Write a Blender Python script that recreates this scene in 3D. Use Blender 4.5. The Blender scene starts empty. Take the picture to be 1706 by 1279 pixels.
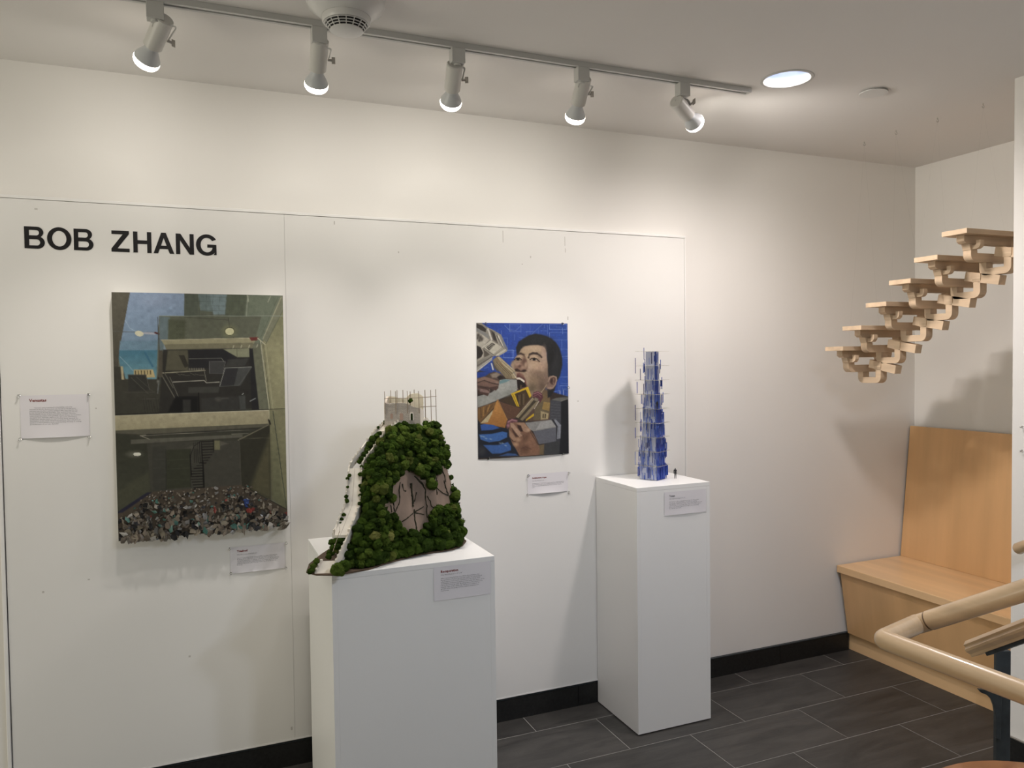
import bpy, math, random
import numpy as np
from mathutils import Vector, Matrix
from mathutils.bvhtree import BVHTree

random.seed(7)
rng = np.random.default_rng(11)
scene = bpy.context.scene
COL = scene.collection

# ------------------------------------------------------------------ camera
FPX, YAW, PITCH, ROLL = 1273.30, 0.395235, 0.030549, -0.012619
CAM = Vector((0.0, -3.2530, 1.6650))
FWD = Vector((math.sin(YAW) * math.cos(PITCH), math.cos(YAW) * math.cos(PITCH), -math.sin(PITCH)))
_r = Vector((math.cos(YAW), -math.sin(YAW), 0.0))
_u = _r.cross(FWD)
RGT = math.cos(ROLL) * _r + math.sin(ROLL) * _u
UPV = -math.sin(ROLL) * _r + math.cos(ROLL) * _u
cam_data = bpy.data.cameras.new('camera')
cam_data.sensor_fit = 'HORIZONTAL'
cam_data.sensor_width = 36.0
cam_data.lens = FPX / 1706.0 * 36.0
cam_data.clip_start = 0.02
cam = bpy.data.objects.new('camera', cam_data)
cam.matrix_world = Matrix(((RGT.x, UPV.x, -FWD.x, CAM.x), (RGT.y, UPV.y, -FWD.y, CAM.y), (RGT.z, UPV.z, -FWD.z, CAM.z), (0, 0, 0, 1)))
COL.objects.link(cam)
scene.camera = cam

# ------------------------------------------------------------------ light and exposure
scene.view_settings.view_transform = 'Standard'
scene.view_settings.look = 'None'
scene.view_settings.gamma = 1.0
scene.view_settings.use_curve_mapping = False
scene.view_settings.exposure = 0.0
world = bpy.data.worlds.new('world')
scene.world = world
world.use_nodes = True
world.node_tree.nodes['Background'].inputs['Color'].default_value = (0.75, 0.85, 1.0, 1)
world.node_tree.nodes['Background'].inputs['Strength'].default_value = 0.02

CEIL = 2.766


def lamp_spot(name, loc, aim, watts, color, angle, blend, radius, parent=None):
    l = bpy.data.lights.new(name, 'SPOT')
    l.energy = watts
    l.color = color
    l.spot_size = math.radians(angle)
    l.spot_blend = blend
    l.shadow_soft_size = radius
    o = bpy.data.objects.new(name, l)
    o.location = loc
    o.rotation_euler = Vector(aim).to_track_quat('-Z', 'Y').to_euler()
    COL.objects.link(o)
    return o


GAIN = {'A': (0.64, 0.608, 0.56), 'B': (3.05, 2.83, 2.63), 'C': (2.0, 1.83, 1.77), 'G': (0.95, 0.90, 0.75), 'H': (5.6, 6.2, 7.3)}


def gl(key, watts):
    c = GAIN[key]
    m = max(c)
    return watts * m, tuple(x / max(m, 1e-9) for x in c)


# unseen lamps added at the ceiling beside the camera for cool frontal light
for key, (lx, ly, lw) in [('H', (1.62, -2.90, 12)), ('H', (1.25, -3.20, 10))]:
    w_, c_ = gl(key, lw)
    lamp_spot('room_fill_lamp', (lx, ly, CEIL - 0.01), (0, 0, -1), w_, c_, 165, 0.6, 0.10)
# unseen area lamp added on the west side to light surfaces facing it
w_, c_ = gl('G', 60)
west_fill = bpy.data.lights.new('west_fill_lamp', 'AREA')
west_fill.shape = 'RECTANGLE'
west_fill.size, west_fill.size_y = 2.2, 1.8
west_fill.energy, west_fill.color = w_, c_
west_fill_o = bpy.data.objects.new('west_fill_lamp', west_fill)
west_fill_o.location = (-3.9, -1.7, 1.25)
west_fill_o.rotation_euler = (0, math.radians(-90), 0)
COL.objects.link(west_fill_o)


# ------------------------------------------------------------------ measuring helpers
def ray(u, v):
    return FWD + RGT * ((u - 853.0) / FPX) + UPV * ((639.5 - v) / FPX)


def px(u, v, axis, val):
    """the point seen at photo pixel (u, v) on the plane axis = val"""
    d = ray(u, v)
    return CAM + d * ((val - CAM[axis]) / d[axis])


def pd(u, v, dep):
    return CAM + ray(u, v) * dep


def proj(p):
    q = Vector(p) - CAM
    d = q.dot(FWD)
    return 853.0 + FPX * q.dot(RGT) / d, 639.5 - FPX * q.dot(UPV) / d


# ------------------------------------------------------------------ materials
def lin(c):
    return tuple(((x / 12.92) if x <= 0.04045 else ((x + 0.055) / 1.055) ** 2.4) for x in c)


def s8(r, g, b):
    return lin((r / 255.0, g / 255.0, b / 255.0))


MATS = {}


def mat(name, color, rough=0.5, metal=0.0, var=0.0, vscale=8.0, stretch=(1, 1, 1), bump=0.0, bscale=60.0, emit=None, estr=0.0,
        trans=0.0, ior=1.45, coat=0.0, spec=None, alpha=None):
    if name in MATS:
        return MATS[name]
    m = bpy.data.materials.new(name)
    m.use_nodes = True
    nt = m.node_tree
    b = nt.nodes['Principled BSDF']
    b.inputs['Base Color'].default_value = (*color, 1)
    b.inputs['Roughness'].default_value = rough
    b.inputs['Metallic'].default_value = metal
    b.inputs['IOR'].default_value = ior
    if trans:
        b.inputs['Transmission Weight'].default_value = trans
    if coat:
        b.inputs['Coat Weight'].default_value = coat
    if spec is not None:
        b.inputs['Specular IOR Level'].default_value = spec
    if emit:
        b.inputs['Emission Color'].default_value = (*emit, 1)
        b.inputs['Emission Strength'].default_value = estr
    if var or bump:
        tc = nt.nodes.new('ShaderNodeTexCoord')
        mp = nt.nodes.new('ShaderNodeMapping')
        mp.inputs['Scale'].default_value = stretch
        nt.links.new(tc.outputs['Object'], mp.inputs['Vector'])
    if var:
        n = nt.nodes.new('ShaderNodeTexNoise')
        n.inputs['Scale'].default_value = vscale
        n.inputs['Detail'].default_value = 6
        nt.links.new(mp.outputs['Vector'], n.inputs['Vector'])
        r = nt.nodes.new('ShaderNodeValToRGB')
        lo = [max(0, c * (1 - var)) for c in color]
        hi = [min(1, c * (1 + var)) for c in color]
        r.color_ramp.elements[0].color = (*lo, 1)
        r.color_ramp.elements[0].position = 0.3
        r.color_ramp.elements[1].color = (*hi, 1)
        r.color_ramp.elements[1].position = 0.7
        nt.links.new(n.outputs['Fac'], r.inputs['Fac'])
        nt.links.new(r.outputs['Color'], b.inputs['Base Color'])
    if bump:
        n2 = nt.nodes.new('ShaderNodeTexNoise')
        n2.inputs['Scale'].default_value = bscale
        n2.inputs['Detail'].default_value = 4
        nt.links.new(mp.outputs['Vector'], n2.inputs['Vector'])
        bp = nt.nodes.new('ShaderNodeBump')
        bp.inputs['Strength'].default_value = bump
        bp.inputs['Distance'].default_value = 0.004
        nt.links.new(n2.outputs['Fac'], bp.inputs['Height'])
        nt.links.new(bp.outputs['Normal'], b.inputs['Normal'])
    MATS[name] = m
    return m


def wood(name, color, grain_axis, scale=18.0, rough=0.38, contrast=0.16, coat=0.15):
    """timber: noise stretched along the grain axis plus faint pores"""
    st = [1.0, 1.0, 1.0]
    st[grain_axis] = 0.05
    m = mat(name, color, rough, var=contrast, vscale=scale, stretch=st, bump=0.06, bscale=scale * 6, coat=coat)
    return m


def vcol_mat(name, rough=0.5, spec=0.3, coat=0.0):
    m = bpy.data.materials.new(name)
    m.use_nodes = True
    nt = m.node_tree
    b = nt.nodes['Principled BSDF']
    a = nt.nodes.new('ShaderNodeVertexColor')
    a.layer_name = 'paint'
    nt.links.new(a.outputs['Color'], b.inputs['Base Color'])
    b.inputs['Roughness'].default_value = rough
    b.inputs['Specular IOR Level'].default_value = spec
    b.inputs['Coat Weight'].default_value = coat
    MATS[name] = m
    return m


M_WALL = mat('wall_paint', (0.79, 0.77, 0.735), 0.65, var=0.012, vscale=2.0, bump=0.03, bscale=240, spec=0.25)
M_CEIL = mat('ceiling_paint', (0.745, 0.725, 0.70), 0.8, spec=0.2)
M_BOARD = mat('board_paint', (0.77, 0.76, 0.735), 0.5, var=0.01, vscale=3.0, spec=0.3)
M_TRIM = mat('white_trim', (0.82, 0.81, 0.79), 0.4)
M_PED = mat('pedestal_white', (0.79, 0.79, 0.78), 0.42, var=0.008, vscale=3.0)
M_BLACK = mat('black_stone', (0.012, 0.012, 0.012), 0.42, var=0.4, vscale=90, bump=0.1, bscale=300)
M_GROUT = mat('grout', (0.27, 0.265, 0.25), 0.9)
M_GROUT_D = mat('dark_grout', (0.09, 0.09, 0.09), 0.9)
M_VINYL = mat('black_vinyl', (0.006, 0.005, 0.006), 0.45)
M_INK = mat('printed_ink', (0.10, 0.10, 0.11), 0.8)
M_INKRED = mat('printed_red', (0.20, 0.03, 0.02), 0.8)
M_PAPER = mat('paper', (0.72, 0.70, 0.725), 0.8, spec=0.15)
M_LAMPW = mat('lamp_enamel', (0.62, 0.61, 0.58), 0.32)
M_TRACK = mat('track_enamel', (0.55, 0.55, 0.53), 0.42)
M_DARK = mat('dark_gap', (0.02, 0.02, 0.02), 0.8)
M_BULB = mat('bulb_glass', (0.62, 0.64, 0.66), 0.3)
M_LENS = mat('bulb_lens', (0.9, 0.9, 0.9), 0.4, emit=(1.0, 0.90, 0.78), estr=9.0)
M_CLEAR = mat('clear_plastic', (0.97, 0.98, 0.98), 0.06, trans=1.0, ior=1.48)
M_PLASTIC = mat('white_plastic', (0.66, 0.655, 0.64), 0.28)
M_STEEL = mat('brushed_steel', (0.45, 0.43, 0.40), 0.35, metal=1.0)
M_IRON = mat('dark_iron', (0.028, 0.034, 0.038), 0.5, var=0.3, vscale=30)
M_FIG = mat('black_figure_paint', (0.012, 0.012, 0.014), 0.55)


# ------------------------------------------------------------------ mesh collector
ORG = {}


class MB:
    def __init__(self):
        self.v = []
        self.f = []

    def add(self, vs, fs):
        n = len(self.v)
        self.v += [tuple(p) for p in vs]
        self.f += [tuple(i + n for i in q) for q in fs]
        return self

    def box(self, x0, x1, y0, y1, z0, z1):
        return self.add([(x0, y0, z0), (x1, y0, z0), (x1, y1, z0), (x0, y1, z0), (x0, y0, z1), (x1, y0, z1), (x1, y1, z1), (x0, y1, z1)],
                        [(0, 3, 2, 1), (4, 5, 6, 7), (0, 1, 5, 4), (1, 2, 6, 5), (2, 3, 7, 6), (3, 0, 4, 7)])

    def obox(self, c, ax, ay, az):
        c, ax, ay, az = Vector(c), Vector(ax), Vector(ay), Vector(az)
        vs = [c + sx * ax + sy * ay + sz * az for sz in (-1, 1) for sx, sy in ((-1, -1), (1, -1), (1, 1), (-1, 1))]
        fs = [(0, 3, 2, 1), (4, 5, 6, 7), (0, 1, 5, 4), (1, 2, 6, 5), (2, 3, 7, 6), (3, 0, 4, 7)]
        if ax.cross(ay).dot(az) < 0:
            fs = [tuple(reversed(q)) for q in fs]
        return self.add(vs, fs)

    def prism(self, base, ext):
        """closed polygon of 3-D points swept by ext"""
        ext = Vector(ext)
        base = [Vector(p) for p in base]
        nrm = Vector((0, 0, 0))
        for a, b in zip(base, base[1:] + base[:1]):
            nrm += a.cross(b)
        if nrm.dot(ext) > 0:
            base = list(reversed(base))
        n = len(base)
        vs = base + [p + ext for p in base]
        fs = [tuple(range(n)), tuple(range(2 * n - 1, n - 1, -1))]
        fs += [((i + 1) % n, i, i + n, (i + 1) % n + n) for i in range(n)]
        return self.add(vs, fs)

    def rings(self, rings, cap0=True, cap1=True, closed=True):
        n = len(rings[0])
        vs = [p for r in rings for p in r]
        fs = []
        m = n if closed else n - 1
        for k in range(len(rings) - 1):
            for i in range(m):
                j = (i + 1) % n
                fs.append((k * n + i, k * n + j, (k + 1) * n + j, (k + 1) * n + i))
        if cap0:
            fs.append(tuple(range(n - 1, -1, -1)))
        if cap1:
            fs.append(tuple(range((len(rings) - 1) * n, len(rings) * n)))
        return self.add(vs, fs)

    def lathe(self, prof, o, axis, seg=24, cap0=True, cap1=True):
        """prof: (radius, height along axis)"""
        axis = Vector(axis).normalized()
        t = Vector((1, 0, 0)) if abs(axis.x) < 0.8 else Vector((0, 1, 0))
        a = axis.cross(t).normalized()
        b = axis.cross(a)
        o = Vector(o)
        rs = [[o + axis * h + (a * math.cos(2 * math.pi * i / seg) + b * math.sin(2 * math.pi * i / seg)) * r for i in range(seg)] for r, h in prof]
        return self.rings(rs, cap0, cap1)

    def cyl(self, p0, p1, r, r1=None, seg=16):
        p0, p1 = Vector(p0), Vector(p1)
        d = p1 - p0
        return self.lathe([(r, 0), (r if r1 is None else r1, d.length)], p0, d, seg)

    def tube(self, pts, r, seg=10):
        pts = [Vector(p) for p in pts]
        rs = []
        a = None
        for i, p in enumerate(pts):
            t = (pts[min(i + 1, len(pts) - 1)] - pts[max(i - 1, 0)]).normalized()
            if a is None:
                h = Vector((0, 0, 1)) if abs(t.z) < 0.9 else Vector((1, 0, 0))
                a = t.cross(h).normalized()
            else:
                a = (a - t * a.dot(t)).normalized()
            b = t.cross(a)
            rr = r[i] if isinstance(r, (list, tuple)) else r
            rs.append([p + (a * math.cos(2 * math.pi * k / seg) + b * math.sin(2 * math.pi * k / seg)) * rr for k in range(seg)])
        return self.rings(rs)

    def build(self, name, material, parent=None, smooth=None, bevel=0.0, bseg=2, org=None):
        me = bpy.data.meshes.new(name)
        root = parent
        while root is not None and root.parent is not None:
            root = root.parent
        if root is not None:
            o0 = ORG[root.name]
        elif org is not None:
            o0 = Vector(org)
        else:
            a = np.array(self.v)
            lo, hi = a.min(0), a.max(0)
            o0 = Vector(((lo[0] + hi[0]) / 2, (lo[1] + hi[1]) / 2, lo[2]))
        me.from_pydata([(p[0] - o0.x, p[1] - o0.y, p[2] - o0.z) for p in self.v], [], self.f)
        me.update()
        if material is not None:
            me.materials.append(material)
        o = bpy.data.objects.new(name, me)
        COL.objects.link(o)
        if parent is None:
            o.location = o0
            ORG[o.name] = o0
        else:
            o.parent = parent
        if smooth is not None:
            me.shade_smooth()
            me.set_sharp_from_angle(angle=math.radians(smooth))
        if bevel:
            md = o.modifiers.new('edge_round', 'BEVEL')
            md.width = bevel
            md.segments = bseg
            md.limit_method = 'ANGLE'
            md.angle_limit = math.radians(35)
        return o


def thing(name, label, cat, loc, group=None):
    o = bpy.data.objects.new(name, None)
    o.empty_display_size = 0.05
    o.location = loc
    COL.objects.link(o)
    ORG[o.name] = Vector(loc)
    tag(o, label, cat, group)
    return o


def tag(o, label, cat, group=None):
    o['label'] = label
    o['category'] = cat
    if group:
        o['group'] = group
    return o


def struct(o):
    o['kind'] = 'structure'
    return o


def link_copy(me, name, parent, loc=(0, 0, 0), rot=None, scale=None):
    o = bpy.data.objects.new(name, me)
    COL.objects.link(o)
    o.parent = parent
    o.location = loc
    if rot is not None:
        o.rotation_euler = rot
    if scale is not None:
        o.scale = scale
    return o


# ------------------------------------------------------------------ the room
XL, XW, XA, YB, YS = -4.0, 3.06, 3.937, -7.0, -1.180     # west wall, wall by the stair, alcove wall, rear wall, alcove corner
struct(MB().box(XL, XA + 0.1, 0.0, 0.1, 0.0, CEIL).build('wall_back', M_WALL))
struct(MB().box(XA, XA + 0.1, YS - 0.1, 0.0, 0.0, CEIL).build('wall_alcove', M_WALL))
struct(MB().box(XW, XA, YS - 0.12, YS, 0.0, CEIL).box(XW, XW + 0.12, YB, YS - 0.12, 0.0, CEIL).build('wall_right', M_WALL))
struct(MB().box(XL - 0.1, XL, YB, 0.0, 0.0, CEIL).build('wall_left', M_WALL))
struct(MB().box(XL, XW, YB - 0.1, YB, 0.0, CEIL).build('wall_rear', M_WALL))

# ceiling with a real round opening for the downlight
DLX, DLY, DLR = 2.198, -0.852, 0.090
cb = MB()
n = 48
sq = []
S = 0.15
for i in range(n):
    a = 2 * math.pi * i / n
    k = max(abs(math.cos(a)), abs(math.sin(a)))
    sq.append((DLX + S * math.cos(a) / k, DLY + S * math.sin(a) / k, CEIL))
ci = [(DLX + DLR * math.cos(2 * math.pi * i / n), DLY + DLR * math.sin(2 * math.pi * i / n), CEIL) for i in range(n)]
cb.add(sq + ci, [(i, i + n, (i + 1) % n + n, (i + 1) % n) for i in range(n)])
for (x0, x1, y0, y1) in [(XL, DLX - S, YB, 0.0), (DLX + S, XA, YB, 0.0), (DLX - S, DLX + S, YB, DLY - S), (DLX - S, DLX + S, DLY + S, 0.0)]:
    cb.add([(x0, y0, CEIL), (x1, y0, CEIL), (x1, y1, CEIL), (x0, y1, CEIL)], [(0, 3, 2, 1)])
cb.box(XL, XA, YB, 0.0, CEIL + 0.18, CEIL + 0.2)
struct(cb.build('ceiling', M_CEIL, org=(0, 0, CEIL)))

# floor: a grout bed with every slate tile of the visible part laid on it
floor = MB().box(XL, XA, YB, 0.0, -0.05, -0.0006).build('floor', M_GROUT, org=(0, 0, 0))
struct(floor)


def slate_mat(name, base, seed):
    m = bpy.data.materials.new(name)
    m.use_nodes = True
    nt = m.node_tree
    b = nt.nodes['Principled BSDF']
    tc = nt.nodes.new('ShaderNodeTexCoord')
    mp = nt.nodes.new('ShaderNodeMapping')
    mp.inputs['Location'].default_value = (seed * 3.1, seed * 1.7, 0)
    mp.inputs['Rotation'].default_value = (0, 0, 0.35 + 0.3 * seed)
    mp.inputs['Scale'].default_value = (1.2, 7.0, 1.0)
    nz = nt.nodes.new('ShaderNodeTexNoise')
    nz.inputs['Scale'].default_value = 2.2
    nz.inputs['Detail'].default_value = 8
    nz.inputs['Roughness'].default_value = 0.65
    nz.inputs['Distortion'].default_value = 0.8
    rp = nt.nodes.new('ShaderNodeValToRGB')
    rp.color_ramp.elements[0].position = 0.32
    rp.color_ramp.elements[0].color = (base[0] * 0.62, base[1] * 0.62, base[2] * 0.62, 1)
    rp.color_ramp.elements[1].position = 0.72
    rp.color_ramp.elements[1].color = (base[0] * 1.55, base[1] * 1.53, base[2] * 1.5, 1)
    nt.links.new(tc.outputs['Object'], mp.inputs['Vector'])
    nt.links.new(mp.outputs['Vector'], nz.inputs['Vector'])
    nt.links.new(nz.outputs['Fac'], rp.inputs['Fac'])
    nt.links.new(rp.outputs['Color'], b.inputs['Base Color'])
    b.inputs['Roughness'].default_value = 0.46
    n2 = nt.nodes.new('ShaderNodeTexNoise')
    n2.inputs['Scale'].default_value = 140
    nt.links.new(tc.outputs['Object'], n2.inputs['Vector'])
    bp = nt.nodes.new('ShaderNodeBump')
    bp.inputs['Strength'].default_value = 0.12
    bp.inputs['Distance'].default_value = 0.003
    nt.links.new(n2.outputs['Fac'], bp.inputs['Height'])
    nt.links.new(bp.outputs['Normal'], b.inputs['Normal'])
    return m


SLATE = [slate_mat('slate_%s' % k, (0.042 * f, 0.040 * f, 0.038 * f), i) for i, (k, f) in enumerate([('a', 1.0), ('b', 0.9), ('c', 1.12), ('d', 0.96)])]
ROWS = [(-0.1655, -0.002)] + [(-0.1655 - 0.3047 * (k + 1), -0.1655 - 0.3047 * k) for k in range(5)]
tile_k = 0
for r, (y0, y1) in enumerate(ROWS):
    off = 1.688 if r % 2 else 1.385
    i0 = math.floor((-0.75 - off) / 0.6095)
    for i in range(i0, i0 + 9):
        x0, x1 = off + i * 0.6095, off + (i + 1) * 0.6095
        x1 = min(x1, 3.93)
        if x0 > 3.5 or x1 - x0 < 0.02:
            continue
        if x0 > XW - 0.02 and y0 < YS:
            continue
        t = MB().box(x0 + 0.0018, x1 - 0.0018, y0 + 0.0018, y1 - 0.0018, -0.012, random.uniform(-0.0002, 0.0002)).build('tile', SLATE[(tile_k * 7 + r) % 4], floor)
        tile_k += 1

# black stone baseboards made of cut tiles
bb = MB().box(-0.645, 3.40, -0.010, 0.0, 0.0, 0.0985).build('baseboard_back', M_GROUT_D, org=(0, 0, 0))
struct(bb)
xs = [2.907 - 0.6155 * k for k in range(-1, 7)]
for a in xs:
    x0, x1 = max(a - 0.6155, -0.645), min(a, 3.402)
    if x1 - x0 > 0.02:
        MB().box(x0 + 0.0015, x1 - 0.0015, -0.0185, -0.0005, 0.0, 0.097).build('tile', M_BLACK, bb)
MB().box(-0.645, 3.402, -0.0175, -0.001, 0.0985, 0.1015).build('metal_edge', M_IRON, bb)
b2 = MB().box(XW - 0.012, XW, YB, YS, 0.0, 0.1).build('baseboard_right', M_BLACK)
struct(b2)
MB().box(XW - 0.014, XW - 0.002, YB, YS + 0.002, 0.1, 0.104).build('metal_edge', M_STEEL, b2)

# ------------------------------------------------------------------ the display board on the wall
BX0, BX1, BZ0, BZ1, BY = -0.637, 2.297, 0.108, 2.279, -0.020
board = thing('display_board', 'wide white display board of two joined panels covering the lower back wall', 'board', (0.83, -0.01, BZ0))
for (x0, x1) in [(BX0, 0.3554), (0.3560, BX1)]:
    MB().box(x0 + 0.0001, x1 - 0.0001, BY, -0.0006, BZ0 + 0.006, BZ1 - 0.010).build('panel', M_BOARD, board)
MB().box(BX0 - 0.006, BX1 + 0.008, BY - 0.0035, -0.0005, BZ1 - 0.009, BZ1 + 0.002).build('top_trim', M_TRIM, board, bevel=0.0012)
MB().box(BX0 - 0.006, BX1 + 0.008, BY - 0.0015, -0.0005, BZ0, BZ0 + 0.0055).build('bottom_trim', M_TRIM, board)
MB().box(BX1 + 0.001, BX1 + 0.008, BY - 0.0035, -0.0005, BZ0 + 0.006, BZ1 - 0.0095).build('side_trim', M_TRIM, board, bevel=0.0012)
MB().box(BX0 - 0.016, BX0 - 0.004, BY - 0.004, -0.0005, BZ0 + 0.006, BZ1 - 0.0095).build('side_trim', M_TRIM, board, bevel=0.002)
# scuffs where tape and pins were pulled off
for (u, v, w, h) in [(838, 394, 1.2, 22), (941, 402, 1.2, 18), (942, 417, 1.3, 8), (884, 428, 2.0, 4), (557, 371, 2, 6), (664, 420, 2, 3), (316, 1093, 3, 3), (486, 1213, 3, 6),
                     (148, 965, 3, 2), (72, 986, 3, 3), (812, 1148, 9, 9), (946, 530, 2, 7), (870, 440, 2, 2), (60, 348, 4, 2), (160, 680, 2, 2), (963, 668, 3, 2)]:
    p = px(u, v, 1, BY)
    k = 0.0024
    MB().box(p.x - w * k / 2, p.x + w * k / 2, BY - 0.0003, BY + 0.0002, p.z - h * k / 2, p.z + h * k / 2).build(
        'scuff', mat('scuff_grey', (0.52, 0.50, 0.47), 0.8), board)


# ------------------------------------------------------------------ wall lettering, one piece per letter
def arc(cx, cz, rx, rz, a0, a1, n):
    return [(cx + rx * math.cos(math.radians(a0 + (a1 - a0) * i / n)), cz + rz * math.sin(math.radians(a0 + (a1 - a0) * i / n))) for i in range(n + 1)]


def letter_loops(ch):
    """outer loop then holes, cap height 1"""
    if ch == 'B':
        W = 0.90
        o = [(0, 0)] + [(0.55, 0)] + arc(0.60, 0.285, 0.33, 0.285, -90, 62, 12) + arc(0.575, 0.755, 0.30, 0.245, -42, 90, 12) + [(0, 1)]
        h1 = [(0.215, 0.145)] + arc(0.57, 0.285, 0.145, 0.14, -90, 90, 10) + [(0.215, 0.425)]
        h2 = [(0.215, 0.60)] + arc(0.545, 0.725, 0.13, 0.125, -90, 90, 10) + [(0.215, 0.85)]
        return [o, h1, h2]
    if ch == 'O':
        return [arc(0.55, 0.5, 0.55, 0.525, 0, 352.5, 47), arc(0.55, 0.5, 0.325, 0.36, 0, 352.5, 47)]
    if ch == 'Z':
        return [[(0, 0), (0.86, 0), (0.86, 0.165), (0.29, 0.165), (0.85, 0.86), (0.85, 1), (0.02, 1), (0.02, 0.835), (0.55, 0.835), (0, 0.145)]]
    if ch == 'H':
        return [[(0, 0), (0.21, 0), (0.21, 0.415), (0.66, 0.415), (0.66, 0), (0.87, 0), (0.87, 1), (0.66, 1), (0.66, 0.59), (0.21, 0.59), (0.21, 1), (0, 1)]]
    if ch == 'A':
        return [[(0, 0), (0.215, 0), (0.305, 0.22), (0.695, 0.22), (0.785, 0), (1.0, 0), (0.61, 1), (0.385, 1)], [(0.365, 0.375), (0.635, 0.375), (0.50, 0.76)]]
    if ch == 'N':
        return [[(0, 0), (0.20, 0), (0.20, 0.68), (0.645, 0), (0.86, 0), (0.86, 1), (0.66, 1), (0.66, 0.33), (0.225, 1), (0, 1)]]
    if ch == 'G':
        o = arc(0.53, 0.5, 0.53, 0.525, 32, 318, 40)[::1]
        o = o + [(0.845, 0.02), (0.99, 0.02), (0.99, 0.53), (0.545, 0.53), (0.545, 0.375), (0.80, 0.375)]
        inn = arc(0.53, 0.5, 0.305, 0.36, 300, 35, 30)
        return [o + [(0.765, 0.265)] + inn]


LET = [('B', 40.5, 74.5), ('O', 78.5, 119), ('B', 123, 155.5), ('Z', 185.3, 215.5), ('H', 222, 252.3), ('A', 255.5, 290), ('N', 293, 323), ('G', 326.5, 360.5)]
lettering = thing('wall_lettering', 'large black capital letters spelling a name on the display board', 'lettering', (-0.22, BY, 2.09))
for ch, u0, u1 in LET:
    vtop = 376.5 + (u0 - 40) * 0.0425
    xa, xb = px(u0, vtop + 20, 1, BY).x, px(u1, vtop + 20, 1, BY).x
    loops = letter_loops(ch)
    mxw = max(p[0] for p in loops[0])
    z0, hgt = 2.0925, 0.0790
    cu = bpy.data.curves.new('letter_outline', 'CURVE')
    cu.dimensions = '2D'
    cu.fill_mode = 'BOTH'
    cu.extrude = 0.0006
    for lp in loops:
        sp = cu.splines.new('POLY')
        sp.points.add(len(lp) - 1)
        for i, (a, b) in enumerate(lp):
            sp.points[i].co = (xa + a / mxw * (xb - xa), z0 + b * hgt, 0, 1)
        sp.use_cyclic_u = True
    to = bpy.data.objects.new('letter_outline', cu)
    COL.objects.link(to)
    dg = bpy.context.evaluated_depsgraph_get()
    me = bpy.data.meshes.new_from_object(to.evaluated_get(dg))
    bpy.data.objects.remove(to)
    o0 = ORG[lettering.name]
    for vtx in me.vertices:
        vtx.co = (vtx.co.x - o0.x, BY - 0.0007 - vtx.co.z - o0.y, vtx.co.y - o0.z)
    me.materials.clear()
    me.materials.append(M_VINYL)
    me.name = 'letter'
    ob = link_copy(me, 'letter', lettering)


# ------------------------------------------------------------------ painting by software on a fine mesh
def homography(src, dst):
    A, B = [], []
    for (x, y), (u, v) in zip(src, dst):
        A += [[x, y, 1, 0, 0, 0, -u * x, -u * y], [0, 0, 0, x, y, 1, -v * x, -v * y]]
        B += [u, v]
    h = np.linalg.solve(np.array(A, float), np.array(B, float))
    return np.append(h, 1).reshape(3, 3)


def Z(s, ox, oy):
    return lambda *p: [(ox + p[i] / s, oy + p[i + 1] / s) for i in range(0, len(p), 2)]


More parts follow.
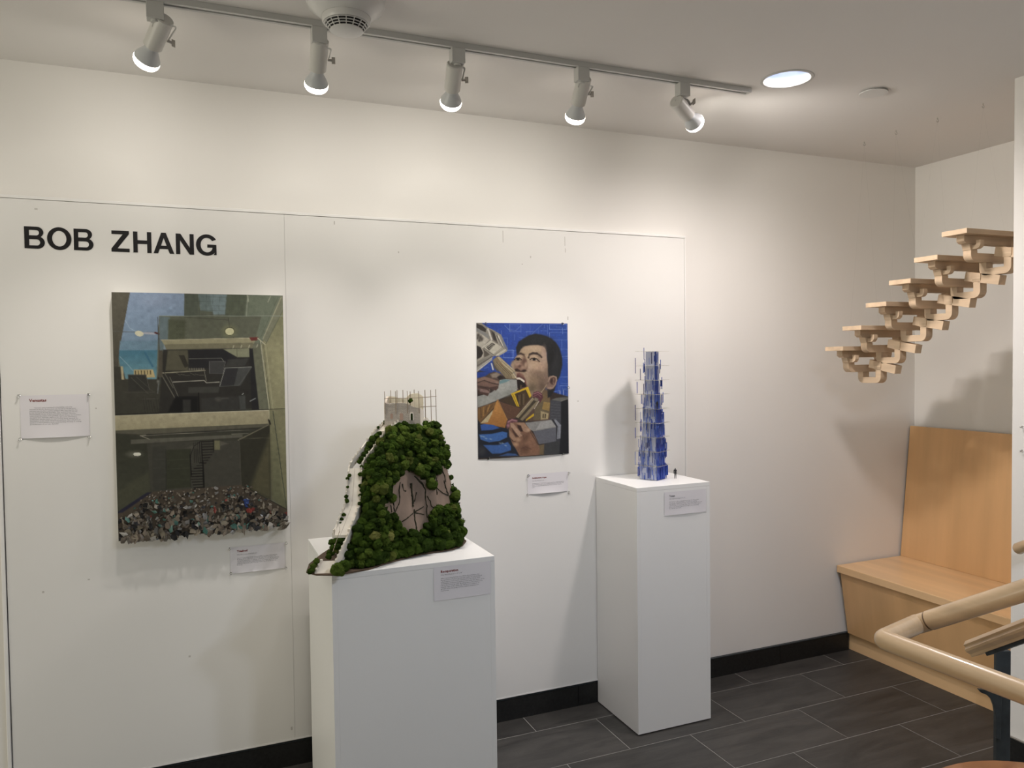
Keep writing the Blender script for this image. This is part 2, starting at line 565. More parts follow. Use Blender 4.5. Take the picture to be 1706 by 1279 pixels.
class Painter:
    """paints polygons, strokes and dabs at the vertices of a grid; coordinates are photo pixels"""

    def __init__(self, nx, ny, corners, base):
        self.nx, self.ny = nx, ny
        H = homography([(0, 0), (1, 0), (1, 1), (0, 1)], corners)
        uu, vv = np.meshgrid(np.linspace(0, 1, nx), np.linspace(0, 1, ny))
        w = H[2, 0] * uu + H[2, 1] * vv + 1
        self.x = ((H[0, 0] * uu + H[0, 1] * vv + H[0, 2]) / w).ravel()
        self.y = ((H[1, 0] * uu + H[1, 1] * vv + H[1, 2]) / w).ravel()
        self.c = np.tile(np.array(base, float), (nx * ny, 1))

    def _sel(self, pts, pad):
        xs = [p[0] for p in pts]
        ys = [p[1] for p in pts]
        return np.nonzero((self.x > min(xs) - pad) & (self.x < max(xs) + pad) & (self.y > min(ys) - pad) & (self.y < max(ys) + pad))[0]

    @staticmethod
    def _dist(x, y, a, b):
        dx, dy = b[0] - a[0], b[1] - a[1]
        L = dx * dx + dy * dy + 1e-9
        t = np.clip(((x - a[0]) * dx + (y - a[1]) * dy) / L, 0, 1)
        return np.hypot(x - a[0] - t * dx, y - a[1] - t * dy)

    def _mix(self, idx, cov, col):
        cov = cov[:, None]
        self.c[idx] = self.c[idx] * (1 - cov) + np.asarray(col) * cov

    def poly(self, pts, col, soft=0.7, alpha=1.0, col2=None, gdir=None):
        idx = self._sel(pts, soft * 2)
        if not len(idx):
            return
        x, y = self.x[idx], self.y[idx]
        ins = np.zeros(len(idx), bool)
        d = np.full(len(idx), 1e9)
        for a, b in zip(pts, pts[1:] + pts[:1]):
            d = np.minimum(d, self._dist(x, y, a, b))
            if a[1] != b[1]:
                cr = ((a[1] > y) != (b[1] > y)) & (x < (b[0] - a[0]) * (y - a[1]) / (b[1] - a[1]) + a[0])
                ins ^= cr
        sd = np.where(ins, d, -d)
        cov = np.clip(0.5 + sd / soft, 0, 1) * alpha
        if col2 is not None:
            g0, g1 = gdir
            dx, dy = g1[0] - g0[0], g1[1] - g0[1]
            t = np.clip(((x - g0[0]) * dx + (y - g0[1]) * dy) / (dx * dx + dy * dy), 0, 1)[:, None]
            col = np.array(col) * (1 - t) + np.array(col2) * t
        self._mix(idx, cov, col)

    def line(self, pts, w, col, alpha=1.0, soft=0.6):
        for a, b in zip(pts, pts[1:]):
            idx = self._sel([a, b], w + soft * 2)
            if not len(idx):
                continue
            d = self._dist(self.x[idx], self.y[idx], a, b)
            self._mix(idx, np.clip(0.5 + (w / 2 - d) / soft, 0, 1) * alpha, col)

    def dab(self, c, rx, ry, col, alpha=1.0, ang=0.0, hard=0.0):
        """soft elliptical dab"""
        R = max(rx, ry) * 1.6
        idx = self._sel([(c[0] - R, c[1] - R), (c[0] + R, c[1] + R)], 0)
        if not len(idx):
            return
        ca, sa = math.cos(math.radians(ang)), math.sin(math.radians(ang))
        dx, dy = self.x[idx] - c[0], self.y[idx] - c[1]
        q = np.sqrt(((dx * ca + dy * sa) / rx) ** 2 + ((-dx * sa + dy * ca) / ry) ** 2)
        if hard:
            cov = np.clip((1 - q) * max(rx, ry) / 0.7 + 0.5, 0, 1)
        else:
            cov = np.clip(1 - q * q / 2.0, 0, 1) ** 2
        self._mix(idx, cov * alpha, col)

    def grain(self, amt, k=5):
        n = rng.normal(0, 1, (self.ny // k + 2, self.nx // k + 2))
        yy, xx = np.arange(self.ny) / k, np.arange(self.nx) / k
        y0, x0 = yy.astype(int), xx.astype(int)
        fy, fx = (yy - y0)[:, None], (xx - x0)[None, :]
        fy, fx = fy * fy * (3 - 2 * fy), fx * fx * (3 - 2 * fx)
        g = lambda a, b: n[np.ix_(y0 + a, x0 + b)]
        big = (g(0, 0) * (1 - fx) + g(0, 1) * fx) * (1 - fy) + (g(1, 0) * (1 - fx) + g(1, 1) * fx) * fy
        fine = rng.normal(0, 0.6, (self.ny, self.nx))
        self.c *= (1 + amt * (big + fine)).reshape(-1, 1)

    def mesh(self, name, x0, x1, z0, z1, yfun, material, parent, gain=1.0):
        """the grid in the x-z plane facing -y"""
        nx, ny = self.nx, self.ny
        uu, vv = np.meshgrid(np.linspace(0, 1, nx), np.linspace(0, 1, ny))
        o0 = ORG[parent.name]
        co = np.stack([x0 + (x1 - x0) * uu - o0.x, yfun(uu, vv) - o0.y, z1 + (z0 - z1) * vv - o0.z], -1).reshape(-1, 3)
        i = np.arange(nx * ny).reshape(ny, nx)
        q = np.stack([i[:-1, :-1], i[1:, :-1], i[1:, 1:], i[:-1, 1:]], -1).reshape(-1, 4)
        me = bpy.data.meshes.new(name)
        me.vertices.add(len(co))
        me.vertices.foreach_set('co', co.ravel().astype(np.float32))
        me.loops.add(q.size)
        me.loops.foreach_set('vertex_index', q.ravel().astype(np.int32))
        me.polygons.add(len(q))
        me.polygons.foreach_set('loop_start', np.arange(0, q.size, 4, dtype=np.int32))
        me.polygons.foreach_set('loop_total', np.full(len(q), 4, np.int32))
        me.update(calc_edges=True)
        c = np.clip(self.c / 255.0, 0, 1)
        c = np.where(c <= 0.04045, c / 12.92, ((c + 0.055) / 1.055) ** 2.4) * gain
        at = me.color_attributes.new('paint', 'FLOAT_COLOR', 'POINT')
        at.data.foreach_set('color', np.concatenate([c, np.ones((len(c), 1))], 1).astype(np.float32).ravel())
        me.materials.append(material)
        return link_copy(me, name, parent)


# ---- the tall canvas: a reflected studio above, a littered shaft below
P1X0, P1X1, P1Z0, P1Z1, P1Y = -0.272, 0.340, 1.008, 1.938, -0.062
G = Z(2.78, 150, 460)
A5 = Z(5.813, 180, 480)
B5 = Z(5.8125, 320, 480)
C5 = Z(5.56, 180, 680)
p = Painter(276, 410, [(186, 485.2), (474.5, 493), (476.6, 877), (196.8, 899)], (104, 106, 92))
# studio reflection
p.poly(G(735, 60, 915, 60, 915, 330, 805, 320, 690, 290, 720, 190), (106, 114, 99))
p.poly(G(800, 320, 905, 90, 920, 90, 920, 640, 830, 640), (138, 136, 108), 3, col2=(112, 114, 88), gdir=G(850, 330, 870, 130))
p.poly(G(805, 290, 893, 92, 910, 92, 910, 150, 822, 315), (118, 120, 102))
p.line(G(895, 100, 806, 296), 1.6, (150, 150, 128))
p.line(G(908, 150, 820, 318), 1.2, (96, 98, 82))
p.line(G(880, 100, 795, 290), 1.0, (86, 90, 76), 0.7)
p.dab(G(880, 430)[0], 12, 42, (152, 150, 118), 0.6)
p.poly(G(95, 60, 190, 70, 135, 372, 112, 650, 95, 650), (90, 87, 76), col2=(62, 60, 52), gdir=G(100, 80, 110, 640))
p.poly(G(188, 66, 440, 70, 440, 185, 322, 185, 312, 345, 136, 345), (134, 151, 176), col2=(112, 134, 154), gdir=G(250, 80, 230, 340))
p.dab(G(300, 110)[0], 26, 12, (146, 160, 184), 0.5)
p.poly(G(140, 300, 316, 300, 312, 350, 136, 350), (106, 132, 150), 3)
p.poly(G(136, 344, 314, 344, 308, 480, 150, 475, 133, 380), (70, 112, 132), 1.5, col2=(104, 140, 150), gdir=G(200, 344, 200, 480))
p.line(G(138, 372, 175, 410, 200, 440), 1.0, (150, 170, 178), 0.7)
p.line(G(165, 205, 185, 240, 225, 262), 1.0, (165, 180, 196), 0.6)
p.line(G(255, 355, 290, 420), 3.2, (56, 98, 126), 0.7)
p.line(G(107, 255, 320, 262), 1.0, (86, 88, 84), 0.9)
p.poly(G(240, 258, 305, 262, 305, 272, 240, 268), (160, 164, 176), 1)
p.dab(G(229, 266)[0], 7.3, 4.6, (205, 203, 178), 1, 12, 1)
p.line(G(303, 262, 325, 270), 3.0, (84, 44, 42))
p.line(G(318, 290, 336, 299), 2.0, (60, 40, 40))
# towers seen in the glass
p.poly(G(440, 74, 735, 80, 722, 190, 440, 188), (92, 96, 84))
p.poly(G(440, 74, 505, 76, 505, 180, 440, 186), (84, 90, 80))
p.poly(G(505, 82, 642, 86, 634, 172, 515, 160), (108, 122, 122))
p.poly(G(560, 84, 640, 86, 634, 180, 575, 180), (120, 136, 140), 2)
p.poly(G(640, 86, 735, 84, 720, 188, 630, 188), (86, 92, 78))
for k in range(9):
    p.line(G(452 + k * 31, 76, 450 + k * 30, 184), 0.5, (70, 78, 72), 0.55)
for k in range(5):
    p.line(G(444, 96 + k * 21, 724, 98 + k * 21), 0.5, (72, 80, 74), 0.5)
p.line(G(742, 92, 735, 125, 730, 190, 705, 290), 1.4, (168, 172, 156), 0.5)
p.line(G(845, 95, 832, 122), 1.2, (176, 178, 160), 0.7)
p.line(G(736, 90, 740, 118), 1.8, (176, 178, 160), 0.7)
# mid soffit with the hanging lamp
p.poly(G(322, 184, 800, 190, 770, 300, 330, 300), (92, 95, 82), 1)
p.poly(G(325, 186, 372, 190, 362, 300, 330, 420, 322, 300), (98, 112, 116), 1.5)
p.poly(G(345, 300, 362, 300, 358, 440, 338, 380), (126, 142, 152), 2)
p.poly(G(365, 200, 445, 205, 440, 320, 362, 330), (80, 84, 68), 3)
for k in range(4):
    for j in range(5):
        p.dab(G(405 + k * 14, 215 + j * 18)[0], 1.6, 1.2, (64, 66, 54), 0.5)
p.line(G(322, 184, 905, 188), 0.9, (140, 148, 138), 0.9)
p.line(G(440, 190, 645, 205), 0.9, (66, 68, 60), 0.9)
p.line(G(645, 195, 651, 240), 0.9, (60, 62, 54))
p.dab(G(651, 258)[0], 13, 11, (140, 140, 104), 0.6)
p.dab(G(651, 258)[0], 8.5, 7.0, (70, 70, 52), 1, 0, 1)
p.dab(G(651, 259)[0], 7.4, 6.0, (205, 203, 165), 1, 0, 1)
p.line(G(612, 290, 613, 300), 1.2, (40, 40, 34))
p.line(G(669, 288, 670, 299), 1.4, (40, 40, 34))
p.poly(G(330, 296, 748, 290, 770, 306, 752, 332, 360, 342), (146, 142, 116), 1.2)
p.poly(G(345, 318, 760, 312, 756, 338, 355, 344), (116, 113, 93), 1.5)
p.line(G(330, 297, 750, 290), 0.8, (176, 172, 148))
p.poly(G(742, 288, 785, 286, 778, 302, 752, 304), (100, 50, 46), 1)
p.line(G(782, 292, 815, 320), 1.6, (176, 172, 150))
for k in range(4):
    p.line(G(664 + k * 37, 340 - k, 670 + k * 37, 325 - k), 0.9, (196, 196, 172))
# dark machinery under the soffit
p.poly(G(340, 342, 745, 338, 790, 620, 112, 645, 150, 480, 310, 480), (44, 43, 40), 2)
p.poly(G(362, 345, 460, 345, 455, 440, 350, 440), (82, 80, 66), 2)
p.poly(G(455, 345, 640, 343, 690, 400, 560, 430, 460, 430), (36, 36, 38), 2)
p.poly(G(620, 342, 742, 338, 742, 380, 686, 380), (128, 130, 108), 1)
p.line(G(684, 340, 684, 380), 0.7, (96, 98, 82))
p.poly(G(640, 390, 740, 385, 720, 420, 630, 425), (58, 58, 56), 1.5)
p.poly(G(742, 340, 760, 340, 785, 625, 750, 625), (34, 34, 36), 2)
p.poly(G(758, 342, 800, 325, 832, 628, 784, 625), (102, 104, 88), 1.2)
p.poly(G(412, 368, 438, 368, 458, 420, 440, 428), (48, 46, 40), 1)
p.poly(G(555, 398, 630, 398, 618, 455, 555, 455), (62, 62, 62), 1)
p.line(G(555, 398, 630, 398, 618, 455, 555, 455, 555, 398), 0.7, (110, 110, 108), 0.9)
p.poly(G(628, 428, 752, 425, 718, 482, 690, 512, 602, 515), (46, 46, 48), 1)
p.poly(G(690, 426, 752, 425, 700, 512, 668, 513), (74, 76, 74), 1.2, 0.8)
p.line(G(602, 514, 628, 430, 752, 426), 1.0, (140, 142, 136))
p.line(G(602, 515, 690, 512, 752, 426), 0.8, (90, 92, 88))
p.line(G(318, 452, 535, 440), 1.4, (150, 146, 126))
p.line(G(385, 493, 530, 487, 540, 498, 600, 495), 1.4, (150, 148, 138))
p.line(G(530, 440, 540, 490), 1.0, (120, 118, 106))
p.line(G(460, 385, 612, 384, 622, 400), 0.9, (120, 120, 112))
for k in range(7):
    p.dab(G(462 + k * 11, 434)[0], 1.6, 2.2, (140, 136, 122), 0.8)
for k in range(6):
    p.line(G(400 + k * 22, 452 + (k % 3) * 5, 420 + k * 22, 462), 0.8, (110, 106, 94), 0.7)
p.line(G(330, 455, 400, 580, 425, 628), 1.6, (100, 98, 88))
p.line(G(345, 450, 385, 520), 1.6, (84, 82, 74))
p.line(G(370, 470, 430, 610), 0.9, (128, 126, 116), 0.8)
p.poly(G(455, 518, 600, 516, 595, 545, 455, 545), (66, 66, 62), 2, 0.8)
p.poly(G(395, 560, 500, 560, 500, 632, 360, 634), (20, 20, 20), 3)
p.poly(G(430, 575, 466, 575, 466, 630, 430, 632), (48, 48, 46), 2)
p.poly(G(515, 570, 690, 560, 690, 626, 515, 630), (54, 54, 52), 3, 0.8)
p.line(G(504, 545, 505, 632), 2.0, (16, 16, 16))
p.dab(G(595, 575)[0], 6, 4, (84, 82, 76), 0.9)
p.line(G(580, 572, 640, 570), 2, (72, 72, 68), 0.8)
p.poly(G(690, 560, 720, 558, 722, 625, 695, 626), (68, 70, 68), 2)
p.line(G(705, 555, 712, 548), 0.9, (180, 184, 180))
p.line(G(742, 585, 768, 572), 0.9, (170, 176, 176))
# city roofs at the lower edge of the sky
p.poly(G(112, 420, 150, 420, 165, 480, 330, 480, 318, 640, 112, 645), (58, 57, 50), 1.5)
p.poly(G(142, 418, 152, 418, 158, 480, 146, 480), (168, 158, 128), 1)
p.poly(G(203, 434, 292, 434, 302, 470, 250, 472, 203, 458), (176, 160, 118), 1)
for k in range(6):
    p.line(G(210 + k * 14, 440, 211 + k * 14, 456), 1.4, (60, 54, 42))
p.poly(G(176, 458, 258, 458, 275, 530, 178, 536), (50, 50, 46), 1)
p.line(G(176, 458, 260, 458, 276, 530), 1.0, (84, 82, 76))
p.line(G(190, 470, 268, 545), 1.2, (82, 80, 72), 0.8)
p.line(G(215, 468, 290, 535), 0.9, (82, 80, 72), 0.7)
p.line(G(160, 540, 300, 540), 0.9, (78, 76, 70), 0.7)
p.line(G(240, 570, 310, 570), 0.9, (84, 84, 78), 0.7)
for k in range(8):
    p.line(G(245 + k * 12, 560 + (k * 37) % 30, 255 + k * 12, 635), 0.9, (40, 40, 36), 0.7)
p.line(G(315, 190, 326, 470, 314, 545), 1.4, (70, 74, 70))
p.poly(G(318, 345, 338, 345, 336, 470, 316, 470), (76, 72, 62), 1.2)
p.dab(G(315, 490)[0], 2.4, 3.2, (120, 122, 116), 0.9)
p.line(G(317, 500, 313, 545), 1.6, (116, 120, 118), 0.8)
# cables down the corner
p.line(G(795, 308, 835, 660), 1.1, (186, 184, 160))
p.line(G(808, 322, 838, 640), 0.8, (80, 82, 70))
p.line(G(818, 322, 850, 640), 0.9, (170, 168, 140), 0.8)
p.line(G(112, 642, 910, 621), 1.0, (24, 24, 22))
# beam and lower shaft
p.poly(G(100, 648, 830, 628, 830, 690, 100, 718), (164, 157, 131), 1, col2=(150, 144, 118), gdir=G(400, 640, 405, 705))
p.line(G(112, 648, 830, 628), 0.8, (190, 184, 160))
p.poly(G(830, 626, 920, 620, 920, 1100, 836, 1036), (122, 121, 95), 1, col2=(96, 97, 74), gdir=G(870, 640, 880, 1080))
p.poly(G(870, 640, 920, 640, 920, 1090, 880, 1000), (134, 131, 102), 6, 0.5)
p.poly(G(100, 716, 832, 690, 832, 1040, 700, 974, 285, 1002, 100, 1120), (56, 56, 48), 1)
p.poly(G(112, 722, 262, 770, 275, 995, 112, 1110), (64, 65, 54), 2, col2=(52, 53, 44), gdir=G(120, 1000, 260, 800))
p.poly(G(120, 1000, 272, 900, 275, 995, 112, 1105), (72, 73, 58), 6, 0.7)
p.poly(G(262, 772, 690, 766, 696, 970, 280, 1000), (64, 63, 56), 1.2)
p.poly(G(286, 790, 350, 788, 350, 990, 290, 994), (58, 58, 52), 1.5)
p.poly(G(352, 806, 462, 803, 462, 978, 350, 986), (52, 54, 42), 1.2)
for v in (850, 890, 940):
    p.line(G(290, v, 346, v - 1), 0.6, (76, 76, 68), 0.8)
    p.line(G(356, v + 4, 460, v), 0.6, (68, 70, 56), 0.8)
p.line(G(350, 806, 350, 988), 1.0, (40, 42, 36))
p.line(G(462, 803, 462, 980), 1.0, (42, 42, 36))
p.poly(G(692, 766, 832, 692, 832, 1038, 698, 970), (48, 47, 38), 1.2)
p.poly(G(832, 740, 832, 1038, 735, 990, 770, 900), (80, 77, 58), 8)
p.line(G(690, 766, 696, 972), 0.8, (84, 82, 72))
p.poly(G(112, 716, 832, 690, 815, 704, 250, 735, 112, 728), (86, 84, 72), 1.5)
p.poly(G(188, 758, 705, 738, 705, 752, 188, 778), (90, 89, 79), 1)
p.line(G(232, 740, 760, 715), 1.3, (138, 134, 120))
p.line(G(232, 740, 275, 757), 1.1, (138, 134, 120))
p.line(G(260, 736, 800, 712), 1.5, (42, 42, 38))
p.line(G(655, 737, 732, 735), 0.8, (130, 128, 114))
p.line(G(830, 694, 684, 765), 1.4, (116, 112, 94))
p.line(G(690, 757, 832, 756), 0.6, (104, 102, 88), 0.9)
p.line(G(828, 672, 834, 692), 3.0, (36, 34, 28))
p.line(G(830, 628, 829, 672), 1.0, (176, 172, 148))
p.line(G(848, 632, 905, 1085), 1.0, (50, 56, 50))
p.dab(G(205, 825)[0], 14, 6, (110, 110, 98), 0.8)
p.dab(G(217, 825)[0], 6.5, 2.9, (214, 214, 200), 1, 0, 1)
p.poly(G(574, 766, 600, 766, 600, 808, 574, 808), (110, 108, 84), 1)
p.poly(G(600, 768, 640, 780, 602, 790), (88, 86, 76), 2)
p.poly(G(440, 800, 500, 775, 505, 805), (78, 77, 68), 3)
# the spiral stair
K1 = (14, 13, 11)
for k in range(9):
    z = 768 + k * 12.5
    x1 = 571 - max(0, k - 4) * 9
    p.line(G(517, z + 2, x1, z), 1.3, K1)
    p.line(G(517, z + 7, x1, z + 4), 0.9, (60, 58, 52), 0.8)
p.line(G(570, 762, 570, 812), 1.2, K1)
for k in range(10):
    z = 866 + k * 12.5
    x0 = 505 - min(k, 3) * 13 + max(0, k - 6) * 4
    p.line(G(x0, z + 2, 522, z), 1.4, K1)
p.line(G(520, 860, 524, 985), 2.4, K1)
p.line(G(514, 770, 518, 870), 1.4, K1)
p.line(G(462, 830, 466, 925), 1.6, K1)
for k in range(4):
    p.line(G(478 + k * 9, 776 + k * -2, 482 + k * 9, 866), 0.9, (24, 23, 20))
p.line(G(463, 832, 480, 790, 512, 768), 1.0, K1)
# dull bed under the litter
p.poly(G(100, 1112, 285, 998, 700, 970, 930, 1098, 920, 1180, 100, 1235), (74, 66, 56), 1.5)
p.poly(G(112, 1096, 262, 1000, 285, 1000, 150, 1090), (36, 36, 52), 1.5)
p.line(G(700, 972, 908, 1086), 1.4, (44, 44, 36))
p.grain(0.03)
M_PAINT1 = vcol_mat('oil_paint', 0.42, 0.35, 0.0)
canvas = thing('collage_painting', 'tall unframed canvas of a dim shaft with real litter stuck along its bottom', 'painting', (0.034, -0.04, P1Z0))
MB().box(P1X0, P1X1, P1Y + 0.001, BY - 0.0005, P1Z0, P1Z1).build('stretched_canvas', mat('canvas_edge', (0.55, 0.54, 0.50), 0.8), canvas, bevel=0.002)
p.mesh('painted_surface', P1X0 + 0.0005, P1X1 - 0.0005, P1Z0 + 0.0005, P1Z1 - 0.0005, lambda u, v: P1Y + 0 * u, M_PAINT1, canvas, 1.0)
# litter glued to the lower edge
LIT = [((0.010, 0.010, 0.011), 0.35), ((0.012, 0.012, 0.014), 0.5), ((0.26, 0.21, 0.16), 0.5), ((0.33, 0.28, 0.22), 0.4), ((0.20, 0.16, 0.12), 0.6), ((0.17, 0.15, 0.12), 0.5),
       ((0.62, 0.60, 0.56), 0.3), ((0.13, 0.30, 0.26), 0.35), ((0.09, 0.24, 0.20), 0.4), ((0.30, 0.26, 0.19), 0.6), ((0.42, 0.38, 0.30), 0.4),
       ((0.10, 0.08, 0.06), 0.5), ((0.35, 0.06, 0.05), 0.4), ((0.05, 0.10, 0.34), 0.4), ((0.55, 0.55, 0.55), 0.2)]
LITW = [12, 10, 11, 10, 10, 10, 5, 3.5, 3, 9, 8, 7, 0.9, 0.3, 5]
lit_meshes = []
for ci, (c, r) in enumerate(LIT):
    if max(c) > 0.12:
        c = tuple(x * 0.52 for x in c)
    m = mat('litter_%s' % 'abcdefghijklmno'[ci], c, r, metal=0.7 if ci == 14 else 0.0, var=0.25, vscale=120)
    for k in range(3):
        nn = random.choice([4, 4, 5, 6])
        b = MB()
        out = []
        for i in range(nn):
            a = 2 * math.pi * i / nn + random.uniform(-0.3, 0.3)
            rr = random.uniform(0.6, 1.15)
            out.append(Vector((rr * math.cos(a), random.uniform(-0.14, 0.14), rr * math.sin(a) * random.uniform(0.6, 1.0))))
        top = [q + Vector((0, -0.07, 0)) for q in out]
        cf, cbk = Vector((random.uniform(-0.3, 0.3), -0.07 + random.uniform(-0.12, 0.10), random.uniform(-0.3, 0.3))), Vector((0, 0.0, 0))
        fs = [((i + 1) % nn, i, 2 * nn) for i in range(nn)] + [(i + nn, (i + 1) % nn + nn, 2 * nn + 1) for i in range(nn)]
        fs += [(i, (i + 1) % nn, (i + 1) % nn + nn, i + nn) for i in range(nn)]
        b.add(out + top + [cbk, cf], [tuple(reversed(f)) for f in fs])
        me = bpy.data.meshes.new('litter_scrap')
        me.from_pydata([tuple(q) for q in b.v], [], b.f)
        me.materials.append(m)
        lit_meshes.append((ci, me))
inside_u = lambda x: (x - P1X0) / (P1X1 - P1X0)


def litter_spot(front):
    """a point of the littered floor; t runs 0 at the back edge to 1 at the bottom"""
    while True:
        t = random.random() ** (0.75 if front else 1.4)
        x = random.uniform(P1X0 + 0.004, P1X1 - 0.004)
        zt = 1.190      # back edge of the floor
        if x < -0.150:
            zt = 1.102 + (x - P1X0) / 0.122 * 0.088
        elif x > 0.195:
            zt = 1.190 - (x - 0.195) / 0.145 * 0.130
        z = 1.006 + (1 - t) * (1.192 - 1.006)
        if z < zt - 0.004:
            return x, z, t


o0 = ORG[canvas.name]
pool = [me for me in lit_meshes for _ in range(1)]
cand = sorted([litter_spot(True) for _ in range(272)] + [(random.uniform(P1X0, P1X1), random.uniform(1.008, 1.020), 1.0) for _ in range(24)], key=lambda q: q[2])
wts = np.array([LITW[ci] for ci, _ in lit_meshes], float)
wts /= wts.sum()
for (x, z, t) in cand:
    ci, me = lit_meshes[rng.choice(len(lit_meshes), p=wts)]
    if abs(x - 0.205) < 0.022 and abs(z - 1.085) < 0.020:
        ci, me = lit_meshes[12 * 3]
    if abs(x - 0.180) < 0.014 and abs(z - 1.115) < 0.014:
        ci, me = lit_meshes[13 * 3]
    s = 0.0060 + 0.0115 * t + random.uniform(-0.001, 0.004)
    link_copy(me, 'litter_scrap', canvas, (x - o0.x, P1Y - 0.0015 - 0.35 * s - random.uniform(0, 0.006) * t - o0.y, z - o0.z),
              (random.uniform(-0.45, 0.45), random.uniform(0, 6.28), random.uniform(-0.45, 0.45)), (s, s * random.uniform(0.5, 0.9), s * random.uniform(0.7, 1.0)))
mb = {}
for _ in range(620):
    x, z, t = litter_spot(random.random() < 0.5)
    ci, me = lit_meshes[rng.choice(len(lit_meshes), p=wts)]
    s = 0.0045 + 0.006 * t
    M = Matrix.Translation((x, P1Y - 0.001 - 0.2 * s, z)) @ Matrix.Rotation(random.uniform(0, 6.28), 4, 'Y') @ Matrix.Rotation(random.uniform(-0.4, 0.4), 4, 'X') @ Matrix.Diagonal((s, s * 0.5, s * 0.9, 1))
    mb.setdefault(ci, MB()).add([M @ v.co for v in me.vertices], [tuple(f.vertices) for f in me.polygons])
for ci, b in mb.items():
    o = b.build('fine_litter', MATS['litter_%s' % 'abcdefghijklmno'[ci]], canvas)
    o['kind'] = 'stuff'

# ---- the pinned portrait sheet: a man biting into buildings, on blueprint blue
Q = Z(4.92, 770, 520)
QA = Z(10.66, 790, 535)
QB = Z(10.23, 790, 640)
F = Z(11.13, 850, 545)
p = Painter(190, 270, [(794, 537.9), (945.2, 538.7), (948, 755.4), (796.4, 765)], (40, 66, 142))
p.poly(Q(100, 60, 890, 60, 890, 400, 100, 400), (38, 64, 146), col2=(44, 74, 150), gdir=Q(100, 80, 880, 400))
p.dab(Q(480, 130)[0], 30, 16, (52, 78, 160), 0.7)
p.dab(Q(830, 560)[0], 14, 40, (44, 78, 158), 0.7)
p.dab(Q(190, 520)[0], 16, 14, (34, 62, 128), 0.7)
BLU = (108, 132, 190)
lr = random.Random(3)
for _ in range(120):
    x, y = lr.uniform(120, 870), lr.uniform(90, 700)
    L = lr.uniform(20, 110)
    if lr.random() < 0.5:
        p.line(Q(x, y, x + L, y + L * 0.01), 0.7, BLU, lr.uniform(0.4, 0.9))
    else:
        p.line(Q(x, y, x + L * 0.01, y + L), 0.7, BLU, lr.uniform(0.4, 0.9))
for (x, y, w, h) in [(715, 100, 140, 40), (715, 165, 145, 60), (800, 300, 60, 60), (310, 210, 60, 90), (340, 310, 80, 60), (390, 100, 90, 60), (800, 600, 60, 80), (235, 260, 60, 60)]:
    p.line(Q(x, y, x + w, y, x + w, y + h, x, y + h, x, y), 0.6, (130, 152, 204), 0.75)
p.line(Q(350, 110, 385, 145, 440, 150, 480, 110), 0.6, (134, 156, 206), 0.7)
p.line(Q(660, 95, 590, 160, 560, 190), 0.7, (110, 134, 192), 0.7)
p.line(Q(800, 640, 802, 690), 0.9, (176, 190, 220), 0.9)
p.line(Q(830, 636, 832, 690), 0.9, (176, 190, 220), 0.9)
p.line(Q(720, 700, 722, 650, 800, 640), 0.7, (120, 146, 206), 0.8)
p.poly(Q(118, 470, 450, 540, 560, 600, 700, 640, 875, 690, 880, 1170, 125, 1215), (52, 44, 40), 2)
p.poly(Q(118, 490, 240, 480, 240, 560, 118, 560), (36, 60, 130), 2)
# neck and collar
p.poly(Q(520, 600, 700, 640, 720, 700, 715, 890, 520, 890, 480, 780), (84, 68, 58), 2)
p.poly(Q(660, 620, 705, 640, 718, 720, 712, 860, 640, 860, 640, 700), (110, 92, 66), 3)
# hair mass
p.poly(Q(445, 345, 440, 290, 462, 240, 500, 215, 545, 190, 600, 175, 650, 184, 690, 196, 730, 215, 770, 250, 800, 300, 818, 370, 820, 430, 800, 520, 775, 560,
         755, 640, 720, 690, 700, 700, 690, 560, 690, 330, 640, 280, 560, 290, 500, 300, 460, 340), (33, 33, 34), 2.2)
p.dab(Q(640, 220)[0], 22, 8, (38, 40, 40), 0.8, 5)
p.dab(Q(760, 420)[0], 9, 30, (44, 46, 48), 0.8)
p.dab(Q(735, 350)[0], 6, 18, (24, 23, 24), 0.7, 10)
for k in range(14):
    x, y = 560 + lr.uniform(0, 230), 215 + lr.uniform(0, 180)
    p.line(Q(x, y, x + 14, y + 30), 0.7, (56, 57, 58) if k % 2 else (20, 20, 21), 0.45)
# face
FACE = F(160, 480, 200, 400, 270, 350, 380, 335, 500, 330, 600, 350, 650, 400, 670, 480, 672, 560, 690, 680, 690, 800, 690, 880, 700, 930, 690, 1060, 640, 1130,
         600, 1200, 520, 1279, 400, 1279, 330, 1180, 320, 1090, 240, 1010, 120, 960, 60, 800, 5, 700, 60, 620, 90, 560)
p.poly(FACE, (150, 130, 110), 1.6)
p.poly(F(240, 370, 380, 338, 520, 336, 620, 380, 620, 470, 480, 460, 330, 490, 250, 470), (172, 150, 126), 5)
p.dab(F(430, 390)[0], 15, 5, (182, 160, 134), 0.8, -4)
p.dab(F(620, 480)[0], 5, 14, (160, 136, 122), 0.8)
p.dab(F(610, 650)[0], 6, 18, (172, 150, 132), 0.8)
p.dab(F(520, 720)[0], 14, 9, (172, 144, 124), 0.9)
p.dab(F(430, 700)[0], 10, 6, (184, 160, 134), 0.9)
p.dab(F(360, 760)[0], 4, 12, (176, 152, 132), 0.8, 20)
p.dab(F(500, 850)[0], 15, 6, (126, 104, 90), 0.75, 10)
p.dab(F(560, 980)[0], 14, 14, (112, 94, 80), 0.9)
p.dab(F(430, 1000)[0], 9, 12, (130, 110, 90), 0.9)
p.dab(F(400, 1130)[0], 10, 9, (96, 84, 68), 0.9)
p.dab(F(600, 1120)[0], 10, 12, (92, 76, 64), 0.9)
p.dab(F(660, 900)[0], 4, 18, (116, 96, 84), 0.8)
p.dab(F(320, 560)[0], 5, 9, (168, 146, 122), 0.9)
p.dab(F(300, 450)[0], 10, 6, (164, 142, 116), 0.8)
